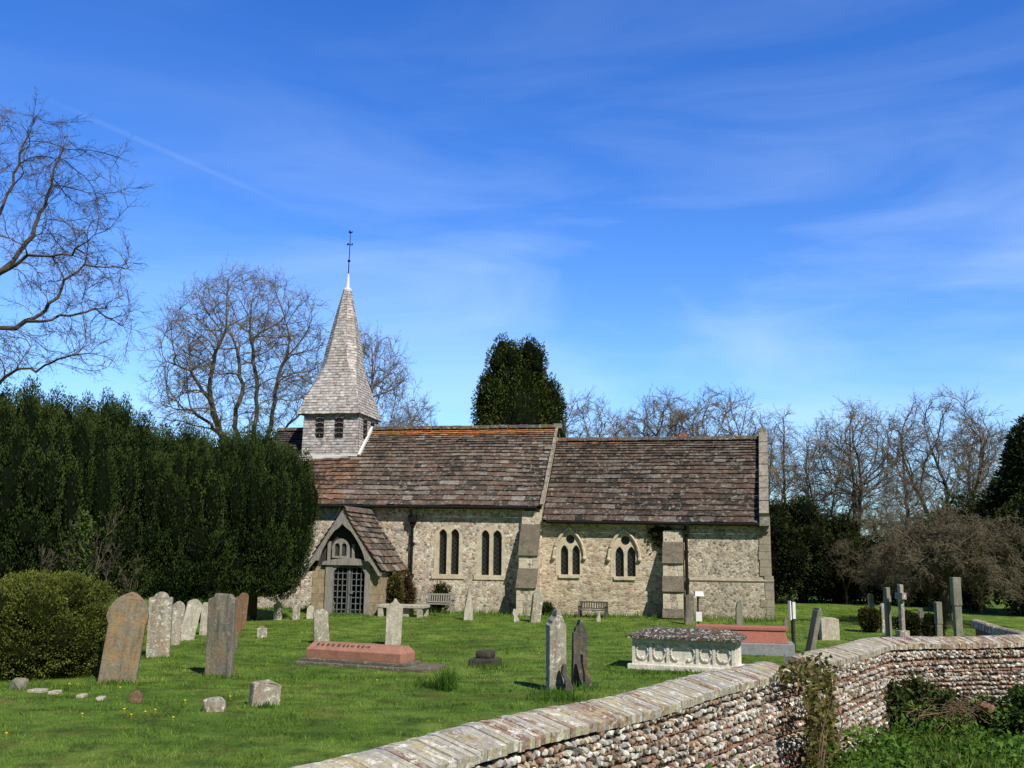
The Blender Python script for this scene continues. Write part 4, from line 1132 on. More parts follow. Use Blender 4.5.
# benches
def bench(px0, px1, yb, mat, label, yaw, gzv=.08):
    g = G((px0 + px1) / 2, yb, gzv); L = (px1 - px0) * g.y / F
    b = thing('park_bench', label, 'bench', (g.x, g.y, gz(g.x, g.y) - .02), yaw, 'wooden benches along the church wall')
    b.scale = (1, .75, .80 if yaw == -A0 else .64)
    mb = MB()
    for i in range(5): mb.box(-L / 2, L / 2, -.02 + i * .095, .06 + i * .095, .42, .45)
    mb.build('seat', mat, b)
    mb = MB(); mb.bar((-L / 2, .5, .86), (L / 2, .5, .86), .05, .08); mb.bar((-L / 2, .46, .52), (L / 2, .46, .52), .04, .06)
    n = int(L / .09)
    for i in range(n): x = -L / 2 + .07 + (L - .14) * i / (n - 1); mb.bar((x, .455, .52), (x, .5, .86), .045, .02, up=(0, 1, 0))
    mb.build('backrest', mat, b)
    for s_ in (-1, 1):
        x = s_ * (L / 2 - .03)
        mb = MB(); mb.box(x - .03, x + .03, .0, .06, -.05, .64); mb.build('leg', mat, b)
        mb = MB(); mb.bar((x, .44, -.05), (x, .5, .9), .06, .06, up=(1, 0, 0)); mb.build('leg', mat, b)
        mb = MB(); mb.box(x - .045, x + .045, -.03, .47, .64, .68); mb.build('armrest', mat, b)
bench(416, 452, 614, m_bench, 'pale grey slatted bench under the nave lancet windows', -A0)
bench(578, 606, 618.5, m_benchd, 'dark weathered bench under the chancel windows', -A0 - .1)

# floodlight on its stake
g = G(698.5, 632); s = g.y / F
fo = thing('flood_light', 'white floodlight with white box on a short stake before the chancel wall', 'floodlight', (g.x, g.y, gz(g.x, g.y)))
mb = MB(); mb.tube([(0, 0, -.1), (0, 0, 33 * s)], .03, 8); mb.build('stake', m_greenpost, fo)
mb = MB(); mb.box(-.09, .1, -.1, -.03, 9 * s, 18 * s); mb.build('control_box', m_white, fo, None, .012)
mb = MB(); V = [(-.12, -.16, 33 * s), (.17, -.16, 33 * s), (.17, .06, 33 * s + .02), (-.12, .06, 33 * s + .02), (-.1, -.1, 33 * s + .15), (.15, -.1, 33 * s + .15), (.15, .06, 33 * s + .13), (-.1, .06, 33 * s + .13)]
mb.box8(V); mb.build('lamp_head', m_white, fo, None, .012)
# notice post
g = G(794, 653); s = g.y / F
npst = thing('notice_post', 'dark post with a narrow white notice beside the red coped tomb', 'post', (g.x, g.y, gz(g.x, g.y)), R(40))
mb = MB(); mb.bar((0, 0, -.1), (.0, 0, 53 * s), .075, .075, up=(0, 1, 0)); mb.build('post', m_greenpost, npst, None, .008)
mb = MB(); mb.box(-.075, .04, -.065, -.045, 32 * s, 48 * s); mb.build('notice', m_white, npst, None, .005)
mb = MB(); mb.bar((-.10, .0, 31 * s), (-.11, 0, 49 * s), .05, .05, up=(0, 1, 0)); mb.build('side_board', m_white, npst)

# ------------------------------------------------------------------ bare trees
def rperp(r, d):
    v = Vector((r.gauss(0, 1), r.gauss(0, 1), r.gauss(0, 1))); v -= d * v.dot(d)
    return v.normalized() if v.length > 1e-6 else Vector((1, 0, 0))
def grow(r, p, d, L, rad, lev, prm, segs):
    ns = prm['n'][lev]; st = L / ns; wob = prm['wob'][lev]; upk = prm['up'][lev]
    mr = prm['minr']; end = prm.get('taper', .25)
    for i in range(ns):
        ra = max(mr, rad * (1 - (1 - end) * i / ns)); rb = max(mr * .7, rad * (1 - (1 - end) * (i + 1) / ns))
        d = (d + rperp(r, d) * r.uniform(0, wob) + Vector((0, 0, upk))).normalized()
        p2 = p + d * (st * r.uniform(.85, 1.15))
        segs.append((p, p2, ra, rb, lev))
        if lev < prm['max'] and (i + 1) / ns >= prm['st'][lev]:
            k = prm['kids'][lev]; kk = int(k) + (1 if r.random() < k - int(k) else 0)
            for _ in range(kk):
                an = R(r.uniform(*prm['ang'][lev])); sd = rperp(r, d)
                nd = (d * math.cos(an) + sd * math.sin(an)).normalized()
                ll = L * prm['ratio'][lev] * r.uniform(.6, 1.2) * (1 - .35 * (i + 1) / ns)
                grow(r, p2, nd, ll, max(mr, rb * prm.get('kr', .62)), lev + 1, prm, segs)
        p = p2
def seg_mesh(segs, n):
    m = len(segs)
    A = np.array([s[0][:] for s in segs]); B = np.array([s[1][:] for s in segs]); ra = np.array([s[2] for s in segs]); rb = np.array([s[3] for s in segs])
    d = B - A; ln = np.linalg.norm(d, axis=1, keepdims=True); d /= np.maximum(ln, 1e-6)
    B = B + d * np.minimum(rb, ln[:, 0] * .2)[:, None] * .5
    ref = np.where(np.abs(d[:, 2:3]) < .9, np.array([[0, 0, 1.]]), np.array([[1., 0, 0]]))
    x = np.cross(d, ref); x /= np.linalg.norm(x, axis=1, keepdims=True); y = np.cross(x, d)
    a = np.arange(n) * 2 * np.pi / n
    ring = x[:, None] * np.cos(a)[None, :, None] + y[:, None] * np.sin(a)[None, :, None]
    V = np.concatenate([A[:, None] + ring * ra[:, None, None], B[:, None] + ring * rb[:, None, None]], 1).reshape(-1, 3)
    k = np.arange(n); k2 = (k + 1) % n
    f = np.stack([k, k2, n + k2, n + k], 1)[None] + (np.arange(m) * 2 * n)[:, None, None]
    return V, f.reshape(-1, 4)
def tree_parts(root, segs, mtrunk, mtwig, tl=1):
    t = [s for s in segs if s[4] <= tl]; c = [s for s in segs if s[4] > tl]
    if t: mb = MB(); mb.smooth = True; mb.np(*seg_mesh(t, 9)); mb.build('trunk', mtrunk, root)
    mb = MB(); big = [s for s in c if s[2] > .025]; sm_ = [s for s in c if s[2] <= .025]
    if big: mb.np(*seg_mesh(big, 5))
    if sm_: mb.np(*seg_mesh(sm_, 3))
    mb.build('crown', mtwig, root)
PRM = dict(max=4, n=[8, 7, 6, 5, 4], wob=[.12, .22, .25, .28, .3], up=[.05, .07, .06, .04, .03], st=[.35, .25, .2, .2, .2], kids=[1.7, 1.4, 1.5, 1.35, 0], ang=[(25, 50), (22, 48), (20, 45), (20, 50), (0, 0)], ratio=[.62, .58, .56, .56, .5], minr=.011, kr=.55)

def limb_path(r, pts, r0, r1, segs, prm, lev, klen, every=1, start=0.15):
    """a limb along given points, with side branches"""
    n = len(pts)
    fine = []
    for i in range(n - 1):
        for k in range(3): fine.append(pts[i].lerp(pts[i + 1], k / 3) + Vector((r.gauss(0, .05), r.gauss(0, .05), r.gauss(0, .05))) * (1 if (i or k) else 0))
    fine.append(pts[-1]); m = len(fine)
    for i in range(m - 1):
        f0, f1 = i / (m - 1), (i + 1) / (m - 1)
        d = (fine[i + 1] - fine[i]).normalized()
        ra, rb = r0 + (r1 - r0) * f0, r0 + (r1 - r0) * f1
        segs.append((fine[i], fine[i + 1], ra, rb, lev))
        if f1 > start and r.random() < every:
            for _ in range(2 if r.random() < .45 else 1):
                an = R(r.uniform(30, 70)); sd = rperp(r, d)
                nd = (d * math.cos(an) + sd * math.sin(an) + Vector((0, 0, .25))).normalized()
                grow(r, fine[i + 1], nd, klen * r.uniform(.6, 1.2) * (1 - .4 * f1), max(.03, rb * .6), lev + 1, prm, segs)
    d = (fine[-1] - fine[-2]).normalized()
    for _ in range(3): grow(r, fine[-1], (d + rperp(r, d) * .5).normalized(), klen * .6, max(.025, r1 * .8), lev + 1, prm, segs)

def clump(att, f, thr, sd):
    k = np.array([mnoise.noise((p[0] * f + sd, p[1] * f, p[2] * f)) for p in att])
    return att[k > thr]
def colonise(r, start, att, step, di, dk, maxit=140, droop=0.0, jitter=.18, iner=.85):
    """grow a skeleton towards free space: start = [(point, parent)], att = (n,3) free points"""
    P_ = [np.array(p) for p, _ in start]; par = [q for _, q in start]; kids = [0] * len(P_)
    for q in par:
        if q >= 0: kids[q] += 1
    att = np.array(att); alive = np.ones(len(att), bool)
    nd = np.full(len(att), 1e9); ni = np.zeros(len(att), int)
    def upd(a0):
        for k in range(a0, len(P_)):
            d = np.linalg.norm(att - P_[k], axis=1); m = d < nd; nd[m] = d[m]; ni[m] = k
    upd(0); g = np.random.default_rng(r.randint(0, 10 ** 6))
    for it in range(maxit):
        alive &= nd > dk
        use = alive & (nd < di)
        if not use.any(): break
        idx = np.nonzero(use)[0]; own = ni[idx]
        v = att[idx] - np.array([P_[k] for k in own]); v /= np.linalg.norm(v, axis=1, keepdims=True)
        a0 = len(P_)
        for k in np.unique(own):
            if kids[k] >= 4: continue
            d = v[own == k].mean(0) + g.normal(0, jitter, 3); d[2] -= droop
            if par[k] >= 0:
                b = P_[k] - P_[par[k]]; d = d / (np.linalg.norm(d) + 1e-6) + iner * b / (np.linalg.norm(b) + 1e-6)
            d /= np.linalg.norm(d) + 1e-6
            P_.append(P_[k] + d * step); par.append(int(k)); kids.append(0); kids[k] += 1
        if len(P_) == a0: break
        upd(a0)
    return np.array(P_), par
def skeleton_segs(r, P_, par, rtip, rtrunk, expo, twigs, tl, sub, fixed=None, trunk_r=.055):
    n = len(P_); acc = np.zeros(n); kids = [0] * n
    for k in range(n - 1, 0, -1):
        if kids[k] == 0: acc[k] = max(acc[k], 1.0)
        if par[k] >= 0: acc[par[k]] += acc[k]; kids[par[k]] += 1
    rad = rtip * np.maximum(acc, 1) ** expo
    rad = np.minimum(rad, rtrunk)
    segs = []
    for k in range(1, n):
        q = par[k]
        if q < 0: continue
        ra, rb = rad[q], rad[k]
        if ra > rb * 1.8: ra = rb * 1.35
        lev = 0 if rb > trunk_r else 2
        segs.append((Vector(P_[q]), Vector(P_[k]), ra, rb, lev))
        if rb < rtip * 4.2 and twigs:
            b = Vector(P_[k] - P_[q]).normalized()
            nt_ = twigs + (2 if kids[k] == 0 else 0)
            for _ in range(int(nt_) + (1 if r.random() < nt_ % 1 else 0)):
                an = R(r.uniform(12, 55)); sd = rperp(r, b); d = (b * math.cos(an) + sd * math.sin(an)).normalized()
                p = Vector(P_[k]); L = tl * r.uniform(.5, 1.25); w_ = rtip * .8
                for m_ in range(3):
                    d = (d + rperp(r, d) * r.uniform(0, .16) + Vector((0, 0, .05))).normalized(); p2 = p + d * (L / 3)
                    segs.append((p, p2, w_ * (1 - m_ * .22), w_ * (.78 - m_ * .22), 3))
                    for _s in range(sub):
                        an2 = R(r.uniform(25, 55)); sd2 = rperp(r, d); d2 = (d * math.cos(an2) + sd2 * math.sin(an2)).normalized(); l2 = L * r.uniform(.22, .45)
                        p3 = p2 + d2 * l2 * .5; d3 = (d2 + rperp(r, d2) * .15).normalized()
                        segs.append((p2, p3, w_ * .6, w_ * .5, 4)); segs.append((p3, p3 + d3 * l2 * .5, w_ * .5, w_ * .35, 4))
                    p = p2
    return segs
def stem(pts, step):
    """polyline resampled to nodes"""
    out = [Vector(pts[0])]
    for a, b in zip(pts[:-1], pts[1:]):
        m = max(1, round((b - a).length / step))
        for k in range(1, m + 1): out.append(a.lerp(b, k / m))
    return out
def add_chain(start, pts, parent):
    for p in pts:
        start.append((p, parent)); parent = len(start) - 1
    return parent
def ellip(g, n, c, rx, ry, rz, inner=.0):
    v = g.normal(size=(n, 3)); v /= np.linalg.norm(v, axis=1, keepdims=True)
    q = (inner ** 3 + (1 - inner ** 3) * g.random(n)) ** (1 / 3)
    return np.array(c) + v * q[:, None] * np.array([rx, ry, rz])

# big bare tree at the left edge
r = random.Random(5); g5 = np.random.default_rng(5)
DT = 34.0
def lp(pts, dz): return [D(a, b, DT + dz * i / (len(pts) - 1)) for i, (a, b) in enumerate(pts)]
base = D(-75, 640, DT); base.z = -.1
trunk = [base, D(-70, 520, DT), D(-62, 430, DT), D(-50, 350, DT), D(-42, 270, DT), D(-30, 200, DT)]
start = [(trunk[0], -1)]; ch = stem(trunk, .45); add_chain(start, ch[1:], 0)
def nearest(p): return min(range(len(start)), key=lambda k: (start[k][0] - p).length)
limbs = [([(-46, 300), (0, 272), (28, 258), (70, 253), (87, 242), (110, 225), (128, 207)], -2),
         ([(-55, 375), (-20, 338), (0, 328), (28, 324), (52, 305), (66, 281), (84, 264), (108, 268)], 1),
         ([(28, 324), (50, 318), (70, 313), (96, 309), (114, 320)], 2),
         ([(-62, 420), (-20, 392), (8, 380), (20, 369), (37, 370), (61, 358), (88, 353), (114, 360)], -3),
         ([(-42, 275), (-15, 235), (0, 215), (14, 174), (28, 132), (36, 106)], 0),
         ([(5, 268), (30, 235), (46, 205), (55, 170), (68, 138)], 2),
         ([(-30, 200), (-15, 160), (0, 130), (8, 110)], 2), ([(-30, 205), (-60, 150), (-80, 110)], 2), ([(-46, 300), (-110, 250), (-150, 210)], 0), ([(-60, 400), (-130, 340), (-190, 320)], -1)]
att = []
for pts, dz in limbs:
    l = stem(lp(pts, dz), .38); par_ = nearest(l[0])
    l = [p + Vector((r.gauss(0, .05), r.gauss(0, .05), r.gauss(0, .05))) for p in l]
    add_chain(start, l[1:], par_)
    for k, p in enumerate(l[4:]):
        m = 9; sg = .95
        q = np.array(p) + g5.normal(0, sg, (m, 3)) * np.array([1, 1.1, .9]); att.append(q)
att.append(np.array(D(70, 200, DT + 1)) + g5.normal(0, 1, (60, 3)) * np.array([1.1, 1, 1.4]))
att = np.concatenate(att); lim = np.array([D(134, 250, DT).x])[0]; att = att[(att[:, 0] < lim) & (att[:, 2] > 8.2) & (att[:, 2] < D(20, 116, DT).z)]; att = clump(att, .55, -.12, 3)
P_, par = colonise(r, start, att, .26, 2.2, .3, 120, .0, .12)
segs = skeleton_segs(r, P_, par, .0095, .62, .54, 1.9, .58, 2)
lt = thing('bare_tree', 'large gnarled leafless tree at the left edge with spreading limbs over the yews', 'tree', base)
tree_parts(lt, [(a - base, b - base, c, d, e) for a, b, c, d, e in segs], m_bark, m_twigr)

# multi-stemmed bare tree behind the turret
r = random.Random(9); g5 = np.random.default_rng(9)
DT = 58.0
zx_ = lambda l: [(a / 2.134, 80 + b / 2.134) for a, b in l]
base = D(244, 590, DT); base.z = 0
fork = D(246, 478, DT)
start = [(base, -1)]; add_chain(start, stem([base, fork], .6)[1:], 0); kf = len(start) - 1
for pts, dz in [([(525, 832), (470, 750), (450, 680), (455, 600), (482, 530)], -1), ([(525, 832), (500, 740), (518, 650), (505, 560)], 2), ([(525, 832), (545, 740), (550, 640), (535, 540)], -2),
                ([(530, 832), (578, 740), (590, 650), (612, 570)], 1), ([(560, 790), (620, 735), (660, 692), (690, 650)], 3), ([(465, 750), (445, 680), (405, 620), (360, 600)], -3), ([(470, 755), (410, 705), (370, 702)], 2)]:
    l = stem(lp(zx_(pts), dz), .55); add_chain(start, [p + Vector((r.gauss(0, .06), r.gauss(0, .06), 0)) for p in l[1:]], nearest(l[0]))
c0 = D(240, 352, DT)
att = np.concatenate([ellip(g5, 2000, (c0.x, DT, c0.z - .3), 5.3, 4.6, 5.2, .35), ellip(g5, 260, (D(190, 375, DT).x, DT - 1, D(190, 375, DT).z), 2.3, 2.4, 3.4), ellip(g5, 260, (D(300, 350, DT).x, DT, D(300, 350, DT).z), 1.9, 2.4, 3.6)])
att = clump(att, .5, -.08, 11)
P_, par = colonise(r, start, att, .36, 3.2, .38, 130, -.14, .07, .95)
segs = skeleton_segs(r, P_, par, .0145, .5, .48, 1.4, .8, 2)
bt = thing('bare_tree', 'multi-stemmed leafless tree rising behind the yews left of the spire', 'tree', base)
tree_parts(bt, [(a - base, b - base, c, d, e) for a, b, c, d, e in segs], m_barkg, m_twig)

def crown_tree(seed, stems_, blobs, step, nat, rtrunk=.3, tl=.75, tw=1.0):
    r = random.Random(seed); g_ = np.random.default_rng(seed)
    start = [(Vector((0, 0, -.2)), -1)]
    for pts in stems_:
        l = stem([Vector(p) for p in pts], step * 1.5)
        par_ = min(range(len(start)), key=lambda k: (start[k][0] - l[0]).length)
        add_chain(start, [p + Vector((r.gauss(0, .05), r.gauss(0, .05), 0)) for p in l[1:]], par_)
    vol = [b[3] * b[4] * b[5] for b in blobs]
    att = np.concatenate([ellip(g_, int(nat * v / sum(vol)), b[:3], b[3], b[4], b[5], .3) for b, v in zip(blobs, vol)])
    att = clump(att, .5, -.1, seed)
    P_, par = colonise(r, start, att, step, 3.4, step * 1.15, 130, -.16, .06, 1.0)
    segs = skeleton_segs(r, P_, par, .0165, rtrunk, .45, tw * 1.45, tl * 1.1, 2)
    mz = max(s_[1].z for s_ in segs); k = 14.0 / mz
    segs = [(a * k, b * k, c, d, e) for a, b, c, d, e in segs]
    o = thing('bare_tree', '', 'tree'); tree_parts(o, segs, m_bark, m_twig)
    return o
tA = crown_tree(31, [[(0, 0, -.2), (.1, 0, 2.5), (0, .1, 5), (-.1, 0, 7.5)], [(.05, 0, 3.6), (1.0, .4, 5.6), (1.6, .6, 7.4)], [(.05, .05, 4.2), (-1.1, -.3, 6), (-1.7, -.4, 7.6)]],
                [(0, 0, 9.4, 3.6, 3.4, 4.2), (1.6, .5, 9, 2.2, 2.2, 3.2), (-1.7, -.4, 8.8, 2.2, 2.2, 3.2)], .36, 1500)
tB = crown_tree(37, [[(0, 0, -.2), (.1, 0, 3), (.5, .2, 5.5)], [(.1, 0, 2.4), (-1.2, .2, 4.6), (-2.0, .3, 6.6)], [(.2, 0, 3.2), (1.7, -.4, 5), (2.7, -.5, 7)], [(.5, .2, 5.5), (.2, .8, 8), (0, .8, 9)]],
                [(-1.8, .3, 8.6, 2.9, 2.8, 4.2), (1.9, -.3, 8.8, 2.9, 2.8, 4.2), (0, .3, 9.6, 3.0, 3.0, 4.2), (-3.4, 0, 6.6, 1.6, 1.8, 2.4), (3.5, 0, 6.6, 1.5, 1.8, 2.4)], .36, 1900, .34)
tS = crown_tree(41, [[(0, 0, -.2), (.05, 0, 4), (.0, .05, 8), (.05, 0, 11)]], [(0, 0, 7, 1.5, 1.5, 3.5), (0, 0, 10.8, 1.2, 1.2, 3.2)], .34, 600, .16, .7)
GT = 'leafless trees behind the church'
used = set()
def put(src, px, topy, dist, rz, label, wide=1.0):
    p = D(px, 590, dist); p.z = gz(p.x, p.y); top = D(px, topy, dist).z
    k = (top - p.z) / 14.0
    if src.name not in used:
        used.add(src.name); src.location = p; src.rotation_euler = (0, 0, rz); src.scale = (k * wide, k * wide, k); src['label'] = label; src['group'] = GT; return src
    return copy_tree(src, p, rz, (k * wide, k * wide, k), label, GT)
put(tB, 366, 316, 66, .4, 'leafless tree showing to the right of the spire', .62)
put(tA, 405, 396, 72, 1.4, 'lowest leafless treetop just right of the spire tree, above the nave ridge', .9)
put(tA, 588, 386, 72, .2, 'leafless tree immediately right of the dark twin-topped conifer', 1.0)
put(tB, 664, 383, 76, 2.2, 'wide leafless tree behind the left half of the chancel ridge', .95)
put(tA, 722, 381, 74, 3.6, 'leafless tree behind the middle of the chancel ridge', 1.15)
put(tA, 772, 420, 78, 5.0, 'low leafless tree behind the east gable', .8)
put(tS, 788, 403, 56, .5, 'slender pale leafless tree just right of the east gable', 1.0)
put(tA, 860, 394, 56, 4.2, 'dense leafless tree with brown crown right of the church', 1.12)
put(tA, 836, 428, 60, 5.6, 'leafless tree behind left of the dense brown one', .9)
put(tA, 952, 383, 55, 2.6, 'tall leafless tree with open forked crown at the right', 1.12)
put(tB, 985, 412, 62, 1.0, 'leafless tree partly behind the dark conifer at right edge', .8)
put(tB, 908, 470, 52, 3.3, 'lower leafless tree filling the gap between the two tall ones', 1.0)
put(tS, 912, 420, 60, 2.5, 'thin leafless tree left of the tall forked one', 1.2)
put(tS, 812, 430, 62, 1.5, 'thin leafless tree between the slender pale tree and the dense brown one', 1.2)
for q_, (px_t, py_t, d_t) in enumerate([(800, 512, 80), (838, 506, 76), (878, 502, 82), (920, 505, 78), (962, 500, 84), (1005, 505, 80)]):
    put(tB, px_t, py_t, d_t, q_ * 1.3, ['far low leafless tree in the gap next to the slender pale tree', 'far low leafless tree behind the left edge of the dense brown one', 'far low leafless tree behind the right edge of the dense brown one', 'far low leafless tree between the dense brown and the tall forked one', 'far low leafless tree behind the trunk of the tall forked one', 'far low leafless tree behind the dark conifer at right'][q_], 2.1)
put(tB, 846, 536, 47.5, 2.0, 'low brown thicket tree in front of the dark hollies, left one', 1.1)
put(tB, 884, 540, 46, 5.0, 'low brown thicket tree in front of the dark hollies, beside the weeping tree', 1.1)

# weeping bare tree among the far graves
r = random.Random(14); segs = []
DT = 34.0
base = D(946, 620, DT); base.z = 0
crown_top = D(950, 525, DT).z
hub = Vector((0, 0, 1.9)); segs.append((Vector((0, 0, -.1)), hub, .2, .16, 0))
PWp = dict(max=4, n=[5, 9, 6, 4, 3], wob=[.1, .25, .4, .5, .5], up=[0, -.06, -.13, -.10, -.08], st=[.2, .2, .15, .15, .2], kids=[0, 2.0, 2.1, 1.8, 0], ang=[(30, 60), (25, 70), (30, 70), (30, 75), (0, 0)], ratio=[.5, .45, .5, .55, .5], minr=.007)
for i in range(34):
    a = i * 2.4; e = r.uniform(.1, 1.35)
    d = Vector((math.cos(a) * math.cos(e), math.sin(a) * math.cos(e), math.sin(e)))
    grow(r, hub + d * .1, d, r.uniform(1.9, 2.8) * (1.0 if e < .9 else .72), .06, 1, PWp, segs)
wt = thing('weeping_tree', 'low domed leafless weeping tree with tangled drooping twigs behind the stone pillars', 'tree', base)
tree_parts(wt, segs, m_barkg, plain('weeping twigs', (.165, .138, .088), (.11, .092, .058), 1, .95, .1), 1)

# ------------------------------------------------------------------ evergreen foliage
def leaves(mb, Pn, Dn, L, W, Cn):
    n = len(Pn); Dn = Dn / np.maximum(np.linalg.norm(Dn, axis=1, keepdims=True), 1e-6)
    s = np.cross(Dn, nrg.normal(size=(n, 3))); s /= np.maximum(np.linalg.norm(s, axis=1, keepdims=True), 1e-6)
    L = np.broadcast_to(L, (n,))[:, None]; W = np.broadcast_to(W, (n,))[:, None]
    V = np.stack([Pn, Pn + Dn * L * .45 + s * W / 2, Pn + Dn * L, Pn + Dn * L * .45 - s * W / 2], 1).reshape(-1, 3)
    mb.np(V, np.arange(n * 4).reshape(-1, 4), Cn)
def sphere_dirs(n):
    v = nrg.normal(size=(n, 3)); return v / np.linalg.norm(v, axis=1, keepdims=True)
def foliage(lobes, nleaf, L, W, cdark, clight, upb=.6, hullk=.86, seedn=0, lump=.18, lumpf=2.2, depth=.22, outb=1.0, bump_hull=True, tint=.10):
    """lobes: (cx,cy,cz,rx,ry,rz); leaves scattered through the shell of the union, over dark inner masses"""
    mb = MB()
    lob = np.array(lobes, float); area = (lob[:, 3] * lob[:, 5] + lob[:, 3] * lob[:, 4]); area /= area.sum()
    cd_, cl_ = np.array(cdark), np.array(clight)
    for i, lb in enumerate(lob):
        hv = IC2V * lb[3:6] * hullk + lb[:3]
        if bump_hull:
            k = np.array([mnoise.noise(Vector(v * 3.1) + Vector((i * 3.3, seedn, 0))) for v in IC2V]) * .18 + .95
            hv = (hv - lb[:3]) * k[:, None] + lb[:3]
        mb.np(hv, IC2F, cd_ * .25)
        n = int(nleaf * area[i])
        d = sphere_dirs(n)
        off = np.array([mnoise.noise(Vector(v * lumpf) + Vector((i * 7.1, seedn, 2))) for v in d]) if lump else np.zeros(n)
        sh = (1 - nrg.random(n) ** 2 * depth) * (1 + lump * off)
        Pn = lb[:3] + d * lb[3:6] * sh[:, None]
        inside = np.zeros(n, bool)
        for j, l2 in enumerate(lob):
            if j == i: continue
            q = (Pn - l2[:3]) / l2[3:6]; inside |= (q ** 2).sum(1) < .5
        keep = ~inside & (Pn[:, 2] > .03)
        Pn, d, off, sh = Pn[keep], d[keep], off[keep], sh[keep]
        n = len(Pn)
        nrm = d / lb[3:6]; nrm /= np.linalg.norm(nrm, axis=1, keepdims=True)
        Dn = nrm * outb + np.array([0, 0, upb]) + nrg.normal(size=(n, 3)) * .35
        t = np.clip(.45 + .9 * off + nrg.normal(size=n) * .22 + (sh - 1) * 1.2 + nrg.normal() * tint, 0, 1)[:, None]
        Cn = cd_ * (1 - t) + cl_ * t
        leaves(mb, Pn, Dn, L * nrg.uniform(.6, 1.3, n), W * nrg.uniform(.7, 1.3, n), Cn)
    return mb

YD, YL = (.014, .028, .007), (.078, .115, .028)
def yew(px, py_ground, dist, pxr, topy, seed, label, nleaf=200000, low=.45, yd=YD, yl=YL):
    b = D(px, 590, dist); b.z = gz(b.x, b.y)
    rad = pxr * dist / F; H = D(px, topy, dist).z - b.z
    r = random.Random(seed); lobes = []
    # a central body and rings of upright plumes
    lobes.append((0, 0, H * .52, rad * .74, rad * .74, H * .42))
    for (rr, n, z0, z1, rw) in ((.48, 10, .10, .32, .27), (.60, 13, .16, .38, .25), (.71, 17, .26, .52, .20), (.84, 26, .36, .74, .125), (.72, 24, .46, .87, .12), (.52, 18, .52, .95, .12), (.28, 11, .58, .99, .12), (.05, 3, .6, 1.0, .13)):
        for i in range(n):
            a = 2 * math.pi * (i + r.random() * .6) / n + rr * 3; q = rr * r.uniform(.9, 1.08)
            za, zb = z0 * H * r.uniform(.85, 1.2), z1 * H * r.uniform(.93, 1.02) if n > 1 else H
            lobes.append((math.cos(a) * rad * q, math.sin(a) * rad * q, (za + zb) / 2, rad * rw * r.uniform(.85, 1.2), rad * rw * r.uniform(.85, 1.2), (zb - za) / 2))
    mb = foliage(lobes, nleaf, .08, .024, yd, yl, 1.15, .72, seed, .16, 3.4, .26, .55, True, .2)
    o = thing('yew_tree', label, 'tree', b, 0, 'dark clipped yews left of the church')
    mb.build('crown', m_leaf, o)
    t = MB(); t.tube([(0, 0, -.2), (.1, 0, 1.0), (0, .1, H * .5)], [.45, .36, .2], 9); t.build('trunk', m_cedar, o)
    return o
yew(12, 600, 27.5, 92, 383, 1, 'dark yew at the left edge, tallest of the row, rising above the rounded bush')
yew(92, 600, 30.5, 78, 393, 2, 'dark yew second from left in the row, flat topped')
yew(178, 600, 32.0, 74, 424, 3, 'dark yew third from left in the row, behind the group of headstones')
yew(244, 600, 33.0, 71, 424, 4, 'dark yew at the right end of the row, overlapping the church roof', 210000)

# rounded bush at left
b = G(42, 684); rad = 84 * b.y / F
H = D(50, 569, b.y + .9).z
lobes = [(0, 0, H * .42, rad * .92, rad * .85, H * .5)]
r = random.Random(6)
for i in range(26):
    a = r.uniform(0, 6.28); q = r.uniform(.1, .62); zz_ = (1 - q * q) ** .5
    lobes.append((math.cos(a) * rad * q, math.sin(a) * rad * q, H * (.42 + .3 * zz_ * r.uniform(.6, 1)), rad * .34, rad * .34, H * .25))
for i in range(14):
    a = i * .449; lobes.append((math.cos(a) * rad * .62, math.sin(a) * rad * .6, H * r.uniform(.24, .42), rad * .36, rad * .34, H * .26))
bq = D(40, 640, b.y + rad * .85); rad *= 1.0
bush = thing('rounded_bush', 'rounded olive green bush in the left foreground beside the brown pointed headstone', 'bush', (bq.x, bq.y, 0))
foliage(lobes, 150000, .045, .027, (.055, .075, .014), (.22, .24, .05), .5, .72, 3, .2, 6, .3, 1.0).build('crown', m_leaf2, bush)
t = MB(); t.tube([(0, 0, -.1), (0, 0, .8)], [.12, .1], 7); t.build('trunk', m_cedar, bush)
# thin sapling and bare shrub growing behind the bush
r = random.Random(8); segs = []
b = D(70, 640, 20.0); b.z = 0
PSa = dict(PRM); PSa.update(max=3, n=[7, 5, 4, 3, 3], kids=[1.6, 1.5, 1.5, 0, 0], minr=.006, ratio=[.35, .5, .5, .5, .5], st=[.3, .2, .2, .2, .2])
for dx_, hh_ in ((-.1, 2.6), (.12, 3.0), (.5, 2.2), (-.45, 2.2), (.8, 2.0)): segs.append((Vector((0, 0, -.1)), Vector((dx_, 0, .12)), .035, .03, 0)); grow(r, Vector((dx_, 0, .1)), Vector((dx_ * .3, 0, 1)).normalized(), hh_ * .85, .03, 0, PSa, segs)
sp_ = thing('young_sapling', 'thin sapling with fresh green leaves sprouting behind the rounded bush', 'sapling', b)
tree_parts(sp_, segs, m_bark, m_bark, 0)
mb = MB(); n = 420
pts = np.array([(r.gauss(.1, .13), r.gauss(0, .13), r.uniform(1.7, 3.05)) for _ in range(n)])
leaves(mb, pts, nrg.normal(size=(n, 3)) + np.array([0, 0, .5]), .08, .045, np.array([.09, .13, .03]) * nrg.uniform(.6, 1.3, (n, 1))); mb.build('leaves', m_leaf2, sp_)

